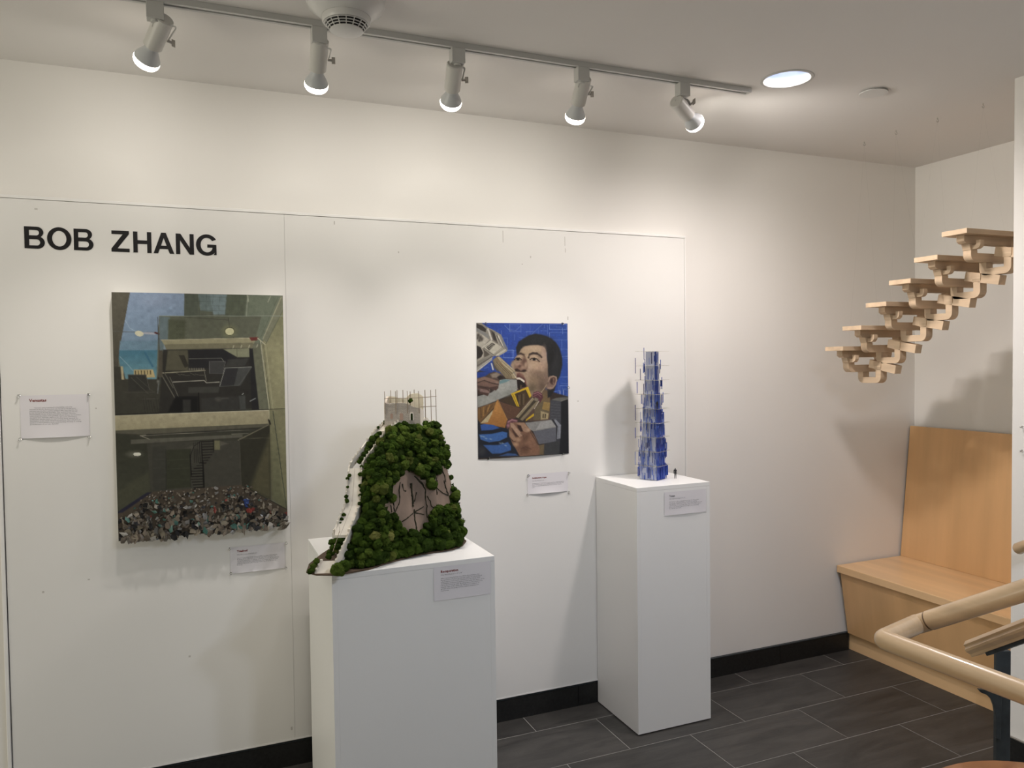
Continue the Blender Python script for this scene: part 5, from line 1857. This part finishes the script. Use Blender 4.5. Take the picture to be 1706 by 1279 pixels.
# faces: (outward normal, along, weight): the face turned west is pale with slits, the face by the label is deep blue
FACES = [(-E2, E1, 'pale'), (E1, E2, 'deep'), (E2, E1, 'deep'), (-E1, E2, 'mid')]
nst = 0
dens = [14, 13, 11, 10, 9, 8, 6, 4, 3]
for k in range(9):
    for fi, (nrm, al, kind) in enumerate(FACES):
        cnt = dens[k] if kind != 'mid' else int(dens[k] * 0.8)
        if fi == 2:
            cnt = int(cnt * 0.35)
        if fi == 3:
            cnt = int(cnt * 0.6)
        for _ in range(cnt):
            if nst >= 300:
                break
            w = HWT[k]
            edge = sr.random()
            a = sr.uniform(-1.0, 1.0) * w * 1.02
            out = 0.0016 + abs(sr.gauss(0, 0.0016))
            if kind == 'pale' and edge < 0.24:      # fringes standing proud at the corner
                a = -w - sr.uniform(0.0, 0.012)
                out = sr.uniform(-0.004, 0.004)
            if kind == 'deep' and edge < 0.12:
                a = w + sr.uniform(0.0, 0.010)
            if kind == 'pale':
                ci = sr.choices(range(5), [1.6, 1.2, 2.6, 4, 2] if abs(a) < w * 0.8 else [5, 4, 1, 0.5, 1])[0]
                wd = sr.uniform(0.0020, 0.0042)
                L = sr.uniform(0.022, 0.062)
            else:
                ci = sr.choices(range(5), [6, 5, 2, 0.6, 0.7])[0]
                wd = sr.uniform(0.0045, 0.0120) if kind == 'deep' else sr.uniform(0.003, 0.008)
                L = sr.uniform(0.018, 0.055)
            z = T0 + FH * k + sr.uniform(L * 0.5, FH + 0.006 - L * 0.2)
            z = max(z, T0 + L / 2 + 0.0005)
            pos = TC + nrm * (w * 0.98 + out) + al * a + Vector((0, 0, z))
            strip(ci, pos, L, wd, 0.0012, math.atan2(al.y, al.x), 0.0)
            nst += 1
fs_ = {}
for k in range(9):
    for _ in range([30, 28, 25, 22, 18, 13, 8, 5, 3][k]):
        kind = sr.random() < 0.62
        nrm, al = (FACES[0][0], FACES[0][1]) if kind else (FACES[1][0], FACES[1][1])
        w = HWT[k]
        ci = sr.choices(range(5), [1.4, 1.4, 2.4, 4, 1.2] if kind else [3, 3, 3, 2, 0.5])[0]
        L, wd = sr.uniform(0.016, 0.050), sr.uniform(0.0008, 0.0018)
        z = max(T0 + L / 2 + 0.0005, T0 + FH * k + sr.uniform(L * 0.3, FH + 0.004))
        fs_.setdefault(ci, MB()).obox(TC + nrm * (w + sr.uniform(0.0010, 0.0042)) + al * sr.uniform(-1.05, 1.05) * w + Vector((0, 0, z)), al * wd, nrm * 0.0005, (0, 0, L / 2))
for ci, b in fs_.items():
    b.build('fine_strips', BLUES[ci], tw)['kind'] = 'stuff'
# a few outlying slivers reaching the plate rims near the top and two short crossbars
for (u, vt, vb, ci) in [(1057, 596, 622, 4), (1100.5, 599, 615, 2), (1057, 674, 700, 4), (1055, 712, 730, 0), (1107.5, 725, 757, 3), (1109.5, 743, 772, 3), (1054, 752, 775, 3), (1067, 614, 633, 4), (1099, 639, 660, 0), (1061.5, 636, 655, 0),
                        (1074.5, 603, 624, 4), (1083.5, 590, 605, 4), (1072.5, 639, 657, 4)]:
    cn = TC + (E1 + E2) * (-0.0585 if u < 1066 else 0.0585) if (u < 1066 or u > 1096) else TC - E2 * 0.046 + E1 * (-0.02)
    dep = (cn - CAM).dot(FWD)
    u = max(u, 1058.5) if u < 1066 else min(u, 1107.5)
    q0, q1 = pd(u, vt, dep), pd(u, vb, dep)
    c = (q0 + q1) / 2
    strip(ci, c, (q0 - q1).length, 0.0030, 0.0014, math.atan2(E1.y, E1.x), 0.0)


# ------------------------------------------------------------------ tiny black figures (one skinned surface each)
def figure_mesh(hgt):
    s = hgt / 1.75
    J = [(0, 0, 0.95), (0, 0, 1.18), (0, 0.0, 1.40), (0, -0.01, 1.52), (0, -0.02, 1.64), (0, -0.02, 1.73),
         (0.09, 0, 0.90), (0.10, -0.01, 0.50), (0.11, 0.02, 0.07), (0.12, -0.12, 0.03),
         (-0.09, 0, 0.90), (-0.10, -0.03, 0.50), (-0.11, 0.0, 0.07), (-0.12, -0.14, 0.03),
         (0.18, 0, 1.40), (0.23, 0.02, 1.12), (0.22, -0.06, 0.88), (0.21, -0.09, 0.79),
         (-0.18, 0, 1.40), (-0.23, 0.02, 1.12), (-0.22, -0.06, 0.88), (-0.21, -0.09, 0.79)]
    E = [(0, 1), (1, 2), (2, 3), (3, 4), (4, 5), (0, 6), (6, 7), (7, 8), (8, 9), (0, 10), (10, 11), (11, 12), (12, 13), (2, 14), (14, 15), (15, 16), (16, 17), (2, 18), (18, 19), (19, 20), (20, 21)]
    R = [0.15, 0.14, 0.15, 0.055, 0.10, 0.07, 0.095, 0.07, 0.05, 0.045, 0.095, 0.07, 0.05, 0.045, 0.075, 0.052, 0.04, 0.035, 0.075, 0.052, 0.04, 0.035]
    me = bpy.data.meshes.new('figure_skeleton')
    me.from_pydata([(x * s, y * s, z * s) for x, y, z in J], E, [])
    o = bpy.data.objects.new('figure_skeleton', me)
    COL.objects.link(o)
    md = o.modifiers.new('skin', 'SKIN')
    sv = me.skin_vertices[0].data
    for i, r in enumerate(R):
        sv[i].radius = (r * s, r * s * (0.72 if i < 3 else 1))
        sv[i].use_root = (i == 0)
    sb = o.modifiers.new('sub', 'SUBSURF')
    sb.levels = sb.render_levels = 2
    dg = bpy.context.evaluated_depsgraph_get()
    out = bpy.data.meshes.new_from_object(o.evaluated_get(dg))
    bpy.data.objects.remove(o)
    zmin = min(v.co.z for v in out.vertices)
    for v in out.vertices:
        v.co.z -= zmin
    out.materials.clear()
    out.materials.append(M_FIG)
    out.shade_smooth()
    out.name = 'figurine'
    return out


fm = figure_mesh(0.0500)
o = bpy.data.objects.new('figurine', fm)
COL.objects.link(o)
q = px(1125, 797, 2, PRZ)
o.location = (q.x, q.y, PRZ + 0.0005)
o.rotation_euler = (0, 0, math.radians(-30))
tag(o, 'tiny black standing figurine on the slim pedestal beside the blue tower', 'figurine')
o = bpy.data.objects.new('figurine', figure_mesh(0.0360))
COL.objects.link(o)
zfl = T0 + FH * 5 + 0.0012
q = min((TC + E1 * 0.047 + E2 * (k * 0.002) + Vector((0, 0, zfl)) for k in range(-22, 23)), key=lambda p_: abs(proj(p_)[0] - 1095))
o.location = (q.x, q.y, zfl)
o.rotation_euler = (0, 0, math.radians(10))
tag(o, 'tiny black figurine standing on a plate high inside the blue tower', 'figurine')


# ------------------------------------------------------------------ hanging staircase of bracketed wooden steps
M_PINE = wood('pale_pine', (0.62, 0.465, 0.315), 0, 26, 0.5, 0.16, 0.0)
M_PINEY = wood('pale_pine_cross', (0.64, 0.485, 0.33), 1, 26, 0.5, 0.15, 0.0)
STEPS = [(-0.363, 1.715), (-0.476, 1.8145), (-0.620, 1.9195), (-0.752, 2.014), (-0.886, 2.1025), (-1.023, 2.196)]
STX, STW, STD = 3.0, 0.42, 0.117
stair = thing('hanging_stair_sculpture', 'hanging stair of six pale pine treads on interlocking curved brackets above the bench', 'sculpture', (3.21, -0.66, 1.5))


def gong_xz(b, x0, x1, yc, ty, zb, zt_end, zt_mid, endw, r):
    """U-shaped arm along x: flat bottom, rounded lower corners, upturned ends"""
    pts = [(x0 + r, zb)] + [(x1 - r, zb)]
    pts += [(x1 - r + r * math.sin(math.radians(a)), zb + r - r * math.cos(math.radians(a))) for a in range(15, 91, 15)]
    pts += [(x1, zt_end), (x1 - endw, zt_end), (x1 - endw, zt_mid), (x0 + endw, zt_mid), (x0 + endw, zt_end), (x0, zt_end)]
    pts += [(x0 + r - r * math.sin(math.radians(a)), zb + r - r * math.cos(math.radians(a))) for a in range(90, 14, -15)]
    b.prism([(x, yc - ty / 2, z) for x, z in pts], (0, ty, 0))


def gong_yz(b, y0, y1, xc, tx, zb, zt_end, zt_mid, endw, r):
    pts = [(y0 + r, zb), (y1 - r, zb)]
    pts += [(y1 - r + r * math.sin(math.radians(a)), zb + r - r * math.cos(math.radians(a))) for a in range(15, 91, 15)]
    pts += [(y1, zt_end), (y1 - endw, zt_end), (y1 - endw, zt_mid), (y0 + endw, zt_mid), (y0 + endw, zt_end), (y0, zt_end)]
    pts += [(y0 + r - r * math.sin(math.radians(a)), zb + r - r * math.cos(math.radians(a))) for a in range(90, 14, -15)]
    b.prism([(xc - tx / 2, y, z) for y, z in pts], (tx, 0, 0))


def step(yf, zt):
    x0, x1 = STX, STX + STW
    xc = (x0 + x1) / 2
    yb, yc = yf + STD, yf + STD / 2
    tr = MB().box(x0, x1, yf, yb, zt - 0.021, zt).build('tread', M_PINE, stair, bevel=0.0008)
    # long beam under the tread
    b = MB().prism([(x0 + 0.038, yc - 0.018, zt - 0.0213), (x0 + 0.038, yc - 0.018, zt - 0.046), (x0 + 0.052, yc - 0.018, zt - 0.056), (x1 - 0.052, yc - 0.018, zt - 0.056),
                    (x1 - 0.038, yc - 0.018, zt - 0.046), (x1 - 0.038, yc - 0.018, zt - 0.0213)], (0, 0.036, 0))
    b.build('beam', M_PINE, tr, bevel=0.0008)
    # bearing blocks between beam and arm, each with a rounded cross arm through it
    for s in (0, 1):
        bx = x0 + 0.098 if s == 0 else x1 - 0.098
        MB().prism([(bx - 0.030, yc - 0.0185, zt - 0.0565), (bx - 0.020, yc - 0.0185, zt - 0.083), (bx + 0.020, yc - 0.0185, zt - 0.083), (bx + 0.030, yc - 0.0185, zt - 0.0565)], (0, 0.037, 0)).build(
            'bearing_block', M_PINEY, tr, bevel=0.0008)
        b = MB()
        gong_yz(b, yc - 0.056, yc + 0.024, bx, 0.024, zt - 0.080, zt - 0.044, zt - 0.062, 0.020, 0.020)
        b.build('cross_arm', M_PINEY, tr, bevel=0.0008)
    # U arm along the step
    b = MB()
    gong_xz(b, x0 + 0.080, x1 - 0.080, yc, 0.037, zt - 0.131, zt - 0.0832, zt - 0.094, 0.040, 0.030)
    b.build('curved_arm', M_PINE, tr, bevel=0.0008)
    # U arm across the step, reaching forward under the next one
    b = MB()
    gong_yz(b, yf - 0.060, yf + 0.082, xc, 0.043, zt - 0.187, zt - 0.118, zt - 0.157, 0.032, 0.030)
    b.build('curved_arm', M_PINEY, tr, bevel=0.0008)
    MB().prism([(xc - 0.0265, yf - 0.064, zt - 0.081), (xc - 0.0265, yf - 0.064, zt - 0.104), (xc - 0.0222, yf - 0.060, zt - 0.1178), (xc + 0.0222, yf - 0.060, zt - 0.1178), (xc + 0.0265, yf - 0.064, zt - 0.104), (xc + 0.0265, yf - 0.064, zt - 0.081)],
               (0, 0.038, 0)).build('bearing_block', M_PINEY, tr, bevel=0.0008)
    # slanted lever beam through the front block
    a, c = Vector((xc, yf + 0.012, zt - 0.0875)), Vector((xc, yf - 0.146, zt - 0.119))
    d = (c - a).normalized()
    up = Vector((1, 0, 0)).cross(d).normalized()
    MB().obox((a + c) / 2, (0.0215, 0, 0), d * (c - a).length / 2, up * 0.0205).build('lever_beam', M_PINEY, tr, bevel=0.0008)
    return tr


for yf, zt in STEPS:
    step(yf, zt)
HOOKS = [px(1440, 236, 2, CEIL), px(1493, 217, 2, CEIL), px(1562, 196, 2, CEIL), px(1638, 172, 2, CEIL)]
M_LINE = mat('fishing_line', (0.9, 0.92, 0.92), 0.1, trans=0.9, ior=1.4)
for k, hk in enumerate(HOOKS):
    i = [0, 2, 3, 5][k]
    for sx in (0.10, 0.32):
        yf, zt = STEPS[i]
        MB().tube([hk + Vector((0, 0, -0.018)), Vector((STX + sx, yf + STD / 2, zt))], 0.00013, 5).build('fishing_line', M_LINE, stair)
    t = thing('cup_hook', ['small screw hook in the ceiling, first from the back wall above the hanging stair', 'small screw hook in the ceiling, second from the back wall above the hanging stair',
                           'small screw hook in the ceiling, third from the back wall above the hanging stair', 'small screw hook in the ceiling, fourth from the back wall by the stair wall'][k], 'hook', (hk.x, hk.y, CEIL), 'screw hooks in the ceiling')
    MB().cyl((hk.x, hk.y, CEIL), (hk.x, hk.y, CEIL - 0.008), 0.0016, None, 8).build('shank', M_STEEL, t)
    pts = [Vector((hk.x + 0.006 * math.sin(a), hk.y, CEIL - 0.014 + 0.006 * math.cos(a))) for a in [math.radians(x) for x in range(0, 300, 20)]]
    MB().tube(pts, 0.0013, 6).build('hook_loop', M_STEEL, t, smooth=60)

# ------------------------------------------------------------------ built-in bench
M_MAPLE = wood('maple_veneer', (0.68, 0.415, 0.20), 2, 9, 0.36, 0.10, 0.2)
M_MAPLEY = wood('maple_veneer_seat', (0.80, 0.53, 0.285), 1, 9, 0.34, 0.10, 0.25)
bench = thing('wall_bench', 'built-in maple bench with a tall slanted back in the alcove corner', 'bench', (3.6, -0.59, 0.0))
BYL, BYR = YS + 0.004, -0.012
MB().box(3.320, 3.838, BYL, BYR, 0.452, 0.492).build('seat', M_MAPLEY, bench, bevel=0.0025)
MB().prism([(3.8125, BYL, 0.4925), (3.8885, BYL, 1.252), (3.9085, BYL, 1.252), (3.8325, BYL, 0.4925)], (0, BYR - BYL, 0)).build('back_panel', M_MAPLE, bench, bevel=0.001)
MB().prism([(3.333, BYL, 0.4515), (3.389, BYL, 0.100), (3.409, BYL, 0.100), (3.353, BYL, 0.4515)], (0, BYR - 0.012 - BYL, 0)).build('front_panel', M_MAPLE, bench, bevel=0.001)
MB().box(3.412, 3.432, BYL, BYR, 0.001, 0.0995).build('kick_board', M_MAPLEY, bench)

# ------------------------------------------------------------------ stair railing
M_RAIL = wood('beech_rail', (0.56, 0.395, 0.235), 1, 30, 0.30, 0.13, 0.35)
rail = thing('stair_railing', 'round wooden handrail with a looped end on a dark metal post by the stair', 'railing', (1.6, -2.2, 0.0))
RD = 1.09
ra = pd(1471, 1065, 1.665 * RD)
rb = pd(1527, 1051, 1.760 * RD)
rc = pd(1740, 1158, 1.345 * RD)
rr = 0.0232
za = ra.z
r0 = Vector((ra.x, ra.y, za))
r1 = Vector((ra.x + 0.03, ra.y - 0.75, za))
c0 = Vector((rb.x, rb.y, za))


def rounded(pts, r, n=5):
    out = [pts[0]]
    for a, b, c in zip(pts, pts[1:], pts[2:]):
        d1, d2 = (a - b).normalized(), (c - b).normalized()
        p0, p1 = b + d1 * r, b + d2 * r
        for i in range(n + 1):
            t = i / n
            out.append(p0 * (1 - t) ** 2 + b * 2 * t * (1 - t) + p1 * t * t)
    out.append(pts[-1])
    return out


MB().tube(rounded([r1, r0, c0 + Vector((0.004, 0.0, 0))], 0.012, 4), rr, 20).build('handrail', M_RAIL, rail, smooth=50)
up_end = pd(1765, 966, 1.56 * RD)
dirn = (up_end - c0)
dirn = Vector((dirn.x * 0.6, -abs(dirn.y), abs(dirn.z)))
e0 = c0 + Vector((0.006, -0.002, 0.0))
MB().lathe([(rr, 0), (rr, 0.030)], e0 - dirn.normalized() * 0.004, dirn, 20).build('handrail_joint', M_RAIL, rail, smooth=50)
MB().lathe([(rr * 0.93, 0.0), (rr * 0.93, 0.004)], e0 + dirn.normalized() * 0.0262, dirn, 20).build('joint_line', mat('joint_brown', (0.16, 0.11, 0.07), 0.7), rail, smooth=50)  # thin darker brown ring marking the joint
MB().lathe([(rr * 1.03, 0.0), (rr * 1.03, 0.85)], e0 + dirn.normalized() * 0.0305, dirn, 20).build('sloped_handrail', M_RAIL, rail, smooth=50)
# post, bracket, sloped bar with its moulded wooden cap
PD = 1.80 * RD
pt = pd(1670, 1083, PD)
MB().obox((pt.x, pt.y, (pt.z + 0.001) / 2), RGT.xy.normalized().to_3d() * 0.0185, FWD.xy.normalized().to_3d() * 0.006, (0, 0, (pt.z - 0.001) / 2)).build('post', M_IRON, rail, bevel=0.0015)
capA = pd(1622, 1078, 1.80 * RD)
capB = pd(1830, 1000, 1.46 * RD)
cd = (capB - capA).normalized()
cup = Vector((1, 0, 0)).cross(cd).normalized()
if cup.z < 0:
    cup = -cup
sx = cd.cross(cup).normalized()
prof = [(-0.019, -0.021), (0.019, -0.021), (0.019, -0.014), (0.027, -0.006), (0.027, 0.000), (0.022, 0.005), (0.024, 0.011), (0.014, 0.019), (-0.014, 0.019), (-0.024, 0.011), (-0.022, 0.005), (-0.027, 0.000), (-0.027, -0.006), (-0.019, -0.014)]
MB().prism([capA + sx * a + cup * b for a, b in prof], cd * 0.7).build('cap_rail', M_RAIL, rail, bevel=0.0006)
bs = capA + cd * 0.048 - cup * 0.0252
MB().obox(bs + cd * 0.3, sx * 0.013, cd * 0.3, cup * 0.004).build('sloped_bar', M_IRON, rail)
gus = [pd(u, v, PD) for u, v in [(1629, 1147), (1634, 1153), (1644, 1157), (1651, 1164), (1655, 1175), (1657.5, 1192), (1658, 1228), (1666, 1232), (1668, 1150)]]
MB().prism([q_ - FWD * 0.004 for q_ in gus], FWD * 0.009).build('rail_bracket', M_IRON, rail, bevel=0.001)

wr = thing('wall_handrail', 'round wooden handrail end on the bare white stair wall', 'handrail', (3.0, -1.3, 0.9))
w0 = px(1693, 915, 0, 2.995)
wd = Vector((0, -0.86, 0.52)).normalized()
MB().lathe([(0.0, -0.004), (0.010, -0.0035), (0.018, 0.0), (0.0225, 0.008), (0.0225, 1.2)], w0, wd, 20, False, True).build('rail', M_RAIL, wr, smooth=50)
wb = w0 + wd * 0.35
MB().tube([wb + Vector((0, 0, -0.02)), wb + Vector((0.02, 0, -0.06)), Vector((XW - 0.004, wb.y, wb.z - 0.07))], 0.006, 8).build('wall_bracket', M_IRON, wr)
MB().lathe([(0.03, 0), (0.03, 0.004)], (XW - 0.0004, wb.y, wb.z - 0.07), (-1, 0, 0), 16).build('bracket_plate', M_IRON, wr)

# ------------------------------------------------------------------ round wooden stool in front of the rail
M_STOOL = wood('cherry_stool', (0.36, 0.15, 0.06), 0, 14, 0.3, 0.2, 0.4)
stz, SR = 0.80, 0.26
sc = Vector((1.45, -2.39, 0))
stool = thing('round_stool', 'round reddish wooden stool standing before the stair railing', 'stool', (sc.x, sc.y, 0))
MB().lathe([(SR - 0.012, stz - 0.034), (SR - 0.002, stz - 0.030), (SR, stz - 0.020), (SR - 0.002, stz - 0.006), (SR - 0.010, stz), (SR * 0.7, stz - 0.003), (0.02, stz - 0.006)], (sc.x, sc.y, 0), (0, 0, 1), 56).build('seat', M_STOOL, stool, smooth=40)
for k in range(4):
    a = math.radians(45 + 90 * k)
    e = Vector((math.cos(a), math.sin(a), 0))
    MB().cyl(sc + e * 0.22 + Vector((0, 0, 0.001)), sc + e * 0.165 + Vector((0, 0, stz - 0.035)), 0.014, 0.017, 12).build('leg', M_STOOL, stool, smooth=50)
for k in range(4):
    a, c = math.radians(45 + 90 * k), math.radians(135 + 90 * k)
    MB().cyl(sc + Vector((math.cos(a), math.sin(a), 0)) * 0.203 + Vector((0, 0, 0.25)), sc + Vector((math.cos(c), math.sin(c), 0)) * 0.203 + Vector((0, 0, 0.25)), 0.009, None, 10).build('stretcher', M_STOOL, stool, smooth=50)

# ------------------------------------------------------------------ track with five bulb spotlights
TY = -0.705
track = thing('lighting_track', 'long grey ceiling track that carries five bulb spotlights', 'track', (0.4, TY, CEIL))
TX0, TX1 = -1.6, 2.12
tb = MB()
prof = [(-0.0175, 0), (-0.0175, -0.019), (-0.0055, -0.019), (-0.0055, -0.006), (0.0055, -0.006), (0.0055, -0.019), (0.0175, -0.019), (0.0175, 0)]
tb.prism([(TX0, TY + a, CEIL - 0.0003 + b) for a, b in prof], (TX1 - TX0, 0, 0))
tb.build('track_channel', M_TRACK, track, bevel=0.0006)
MB().box(TX0, TX1 - 0.03, TY - 0.005, TY + 0.005, CEIL - 0.0075, CEIL - 0.0062).build('conductor_slot', M_DARK, track)
MB().box(TX1 + 0.0003, TX1 + 0.012, TY - 0.0182, TY + 0.0182, CEIL - 0.0198, CEIL - 0.0003).build('end_cap', M_TRACK, track, bevel=0.001)

HEADS = [((274, 30), (244, 101), (258, 5), 'white bulb spotlight leaning toward the lettering, first of five and nearer the canvas'),
         ((533, 66), (527, 142), (532, 45), 'white bulb spotlight hanging beside the smoke detector'),
         ((758, 106), (751, 171), (757, 88), 'white bulb spotlight in the middle of the five on the track'),
         ((973, 129.5), (958, 195), (968, 115), 'white bulb spotlight fourth along the track, next but one before the downlight'),
         ((1126, 168), (1157.5, 205), (1137, 140), 'white bulb spotlight tilted sideways at the track end beside the downlight')]
LH = 0.160
for (tp, bp_, cp, lab) in HEADS:
    cx = px(cp[0], cp[1], 2, CEIL - 0.02).x
    T = px(tp[0], tp[1], 1, TY + 0.004)
    dr = ray(*bp_).normalized()
    oc = CAM - T
    bq = oc.dot(dr)
    disc = bq * bq - (oc.length_squared - LH * LH)
    tt = -bq + (math.sqrt(disc) if disc > 0 else 0.0)
    B = CAM + dr * tt
    d = (B - T).normalized()
    hd = thing('track_spotlight', lab, 'spotlight', (cx, TY, CEIL - 0.02), 'bulb spotlights on the track')
    zc0 = CEIL - 0.0195
    MB().box(cx - 0.024, cx + 0.024, TY - 0.0185, TY + 0.0185, zc0 - 0.050, zc0).build('adapter', M_TRACK, hd, bevel=0.0015)
    MB().cyl((cx, TY, zc0 - 0.050), (cx, TY, zc0 - 0.057), 0.013, None, 16).build('swivel', M_TRACK, hd, smooth=50)
    HL = 0.103
    HB_ = T + d * HL
    MB().lathe([(0.001, 0.0), (0.0255, 0.0), (0.0285, 0.003), (0.0285, HL), (0.0265, HL), (0.0262, HL - 0.02)], T, d, 28, True, True).build('housing', M_LAMPW, hd, smooth=40)
    sxv = (Vector((1, 0, 0)) - d * d.x).normalized()
    piv = T + d * 0.066 + sxv * 0.0305
    ab = Vector((cx + 0.012, TY, zc0 - 0.0565))
    top = Vector((max(ab.x, T.x + sxv.x * 0.036), ab.y, ab.z - 0.004)) if d.x < 0.2 else Vector((ab.x + 0.012, ab.y, ab.z - 0.002))
    bar = rounded([ab, top, piv + Vector((0.002, 0, 0))], 0.008, 3)
    bq_ = MB()
    rg = []
    for q0 in bar:
        rg.append([q0 + Vector((-0.0012, -0.006, 0)), q0 + Vector((0.0012, -0.006, 0)), q0 + Vector((0.0012, 0.006, 0)), q0 + Vector((-0.0012, 0.006, 0))])
    bq_.rings(rg)
    bq_.build('bracket_arm', M_TRACK, hd)
    kn = MB().cyl(piv, piv + sxv * 0.014, 0.0045, None, 10)
    kn.obox(piv + sxv * 0.0185, sxv * 0.0055, (0, 0.002, 0), Vector((0, 0, 1)) * 0.011 - sxv * 0.0)
    kn.build('wing_knob', M_STEEL, hd)
    MB().tube(rounded([Vector((cx - 0.006, TY + 0.004, zc0 - 0.054)), Vector((cx - 0.010, TY + 0.016, zc0 - 0.066)), T + Vector((-0.003, 0.004, 0.004)), T + d * 0.003], 0.006, 3), 0.0028, 8).build('cable', M_LAMPW, hd, smooth=60)
    LB = LH - HL
    bulb = MB().lathe([(0.018, HL - 0.012), (0.0185, HL + 0.006), (0.022, HL + 0.016), (0.030, HL + 0.030), (0.0375, HL + 0.043), (0.0392, HL + 0.050)], T, d, 28, True, False).build('bulb', M_BULB, hd, smooth=60)
    MB().lathe([(0.0393, HL + 0.0503), (0.0396, HL + 0.057), (0.0382, HL + 0.0640), (0.0335, HL + 0.0710), (0.024, HL + 0.0765), (0.010, HL + 0.0792), (0.0005, HL + 0.0798)], T, d, 28, False, False).build('bulb_lens', M_LENS, bulb, smooth=60)
    w_, c_ = gl('A', 10)
    lamp_spot('track_wide_lamp', T + d * (HL + 0.087), d, w_, c_, 160, 1.0, 0.036)
    w_, c_ = gl('B', 10)
    lamp_spot('track_fill_beam', T + d * (HL + 0.087), (1.0, 0.06, -0.22) if d.x > 0.5 else (d.x * 0.6, 0.20, -1.0), w_ * (0.72 if d.x > 0.5 else 1.0), c_, 92 if d.x > 0.5 else 74, 1.0, 0.036)

for bx in (-1.03,):  # one more wide lamp added out of view, with no spotlight there
    for key, ang in (('A', 160),):
        w_, c_ = gl(key, 10)
        lamp_spot('track_wide_lamp', (bx, TY + 0.08, CEIL - 0.24), (0, 0.45 if key == 'A' else 0.2, -0.9), w_, c_, ang, 1.0, 0.036)

# ------------------------------------------------------------------ smoke detector in its flared guard
sd = thing('smoke_detector', 'white ceiling smoke detector with a dark slotted grille beside the track', 'detector', (0.457, -0.882, CEIL))
SO = Vector((0.457, -0.882, CEIL))
dn = Vector((0, 0, -1))
MB().lathe([(0.118, 0.0003), (0.118, 0.010), (0.112, 0.022), (0.088, 0.040), (0.0745, 0.050), (0.070, 0.050), (0.070, 0.02)], SO, dn, 48).build('mounting_base', M_PLASTIC, sd, smooth=35)
MB().lathe([(0.0695, 0.046), (0.0725, 0.050), (0.0725, 0.064), (0.069, 0.069)], SO, dn, 48).build('collar', M_PLASTIC, sd, smooth=35)
MB().lathe([(0.061, 0.060), (0.061, 0.0705), (0.047, 0.0895)], SO, dn, 40).build('dark_chamber', M_DARK, sd, smooth=35)
for k in range(3):
    r0_, h0 = 0.0660 - 0.0052 * k, 0.0702 + 0.0062 * k
    MB().lathe([(r0_ - 0.003, h0 + 0.0002), (r0_, h0), (r0_ - 0.0006, h0 + 0.0013), (r0_ - 0.0034, h0 + 0.0014)], SO, dn, 40, False, False).build('grille_ring', M_PLASTIC, sd, smooth=35)
for k in range(16):
    a = 2 * math.pi * (k + 0.5) / 16
    e = Vector((math.cos(a), math.sin(a), 0))
    t_ = Vector((-math.sin(a), math.cos(a), 0))
    p0_, p1_ = SO + e * 0.0665 + dn * 0.068, SO + e * 0.0475 + dn * 0.0905
    MB().obox((p0_ + p1_) / 2, t_ * 0.0013, (p1_ - p0_) / 2, (p1_ - p0_).cross(t_).normalized() * 0.0012).build('grille_rib', M_PLASTIC, sd)
MB().lathe([(0.0500, 0.0885), (0.0500, 0.0910), (0.040, 0.0955), (0.020, 0.0985), (0.0005, 0.0990)], SO, dn, 40, True, False).build('cap', M_PLASTIC, sd, smooth=35)

# ------------------------------------------------------------------ recessed downlight and sprinkler cover
M_MIRROR = mat('reflector_cone', (0.74, 0.80, 0.95), 0.30, metal=0.5)
M_LAMPCOOL = mat('cool_lamp', (0.9, 0.9, 0.9), 0.4, emit=(0.74, 0.84, 1.0), estr=3.2)
dl = thing('downlight', 'lit round recessed downlight with a grey trim ring beyond the track end', 'downlight', (DLX, DLY, CEIL))
DO = Vector((DLX, DLY, CEIL))
MB().lathe([(0.0865, -0.004), (0.0865, 0.001), (0.0895, 0.0035), (0.100, 0.0030), (0.1025, 0.0003), (0.0905, 0.0002), (0.0898, -0.004)], DO, dn, 56, False, False).build('trim_ring', M_TRACK, dl, smooth=40)
MB().lathe([(0.0862, 0.000), (0.080, -0.045), (0.066, -0.090), (0.050, -0.120)], DO, dn, 48, False, False).build('reflector', M_MIRROR, dl, smooth=60)
MB().lathe([(0.052, -0.121), (0.052, -0.135)], DO, dn, 32).build('lamp_plate', M_LAMPW, dl)
for k in range(2):
    c = DO + Vector((0.018 * (2 * k - 1), 0.0, 0.118))
    MB().tube([c, c + Vector((0, 0, -0.05)), c + Vector((0, 0.006, -0.060)), c + Vector((0, 0.016, -0.060)), c + Vector((0, 0.022, -0.05)), c + Vector((0, 0.022, 0.0))], 0.0075, 12).build('lamp_tube', M_LAMPCOOL, dl, smooth=60)
w_, c_ = gl('C', 40)
lamp_spot('downlight_lamp', (DLX, DLY, CEIL - 0.004), (0, 0, -1), w_, c_, 170, 1.0, 0.075)

spk = thing('sprinkler_cover', 'flat white round sprinkler cover plate on the ceiling beyond the downlight', 'sprinkler', (2.66, -0.86, CEIL))
SP = px(1455, 156, 2, CEIL - 0.009)
SP.z = CEIL
MB().lathe([(0.040, 0.0002), (0.040, 0.006)], SP, dn, 32).build('escutcheon', M_PLASTIC, spk, smooth=40)
MB().lathe([(0.055, 0.0062), (0.0555, 0.0075), (0.0545, 0.0090), (0.0005, 0.0092)], SP, dn, 40, True, False).build('cover_plate', M_PLASTIC, spk, smooth=40)
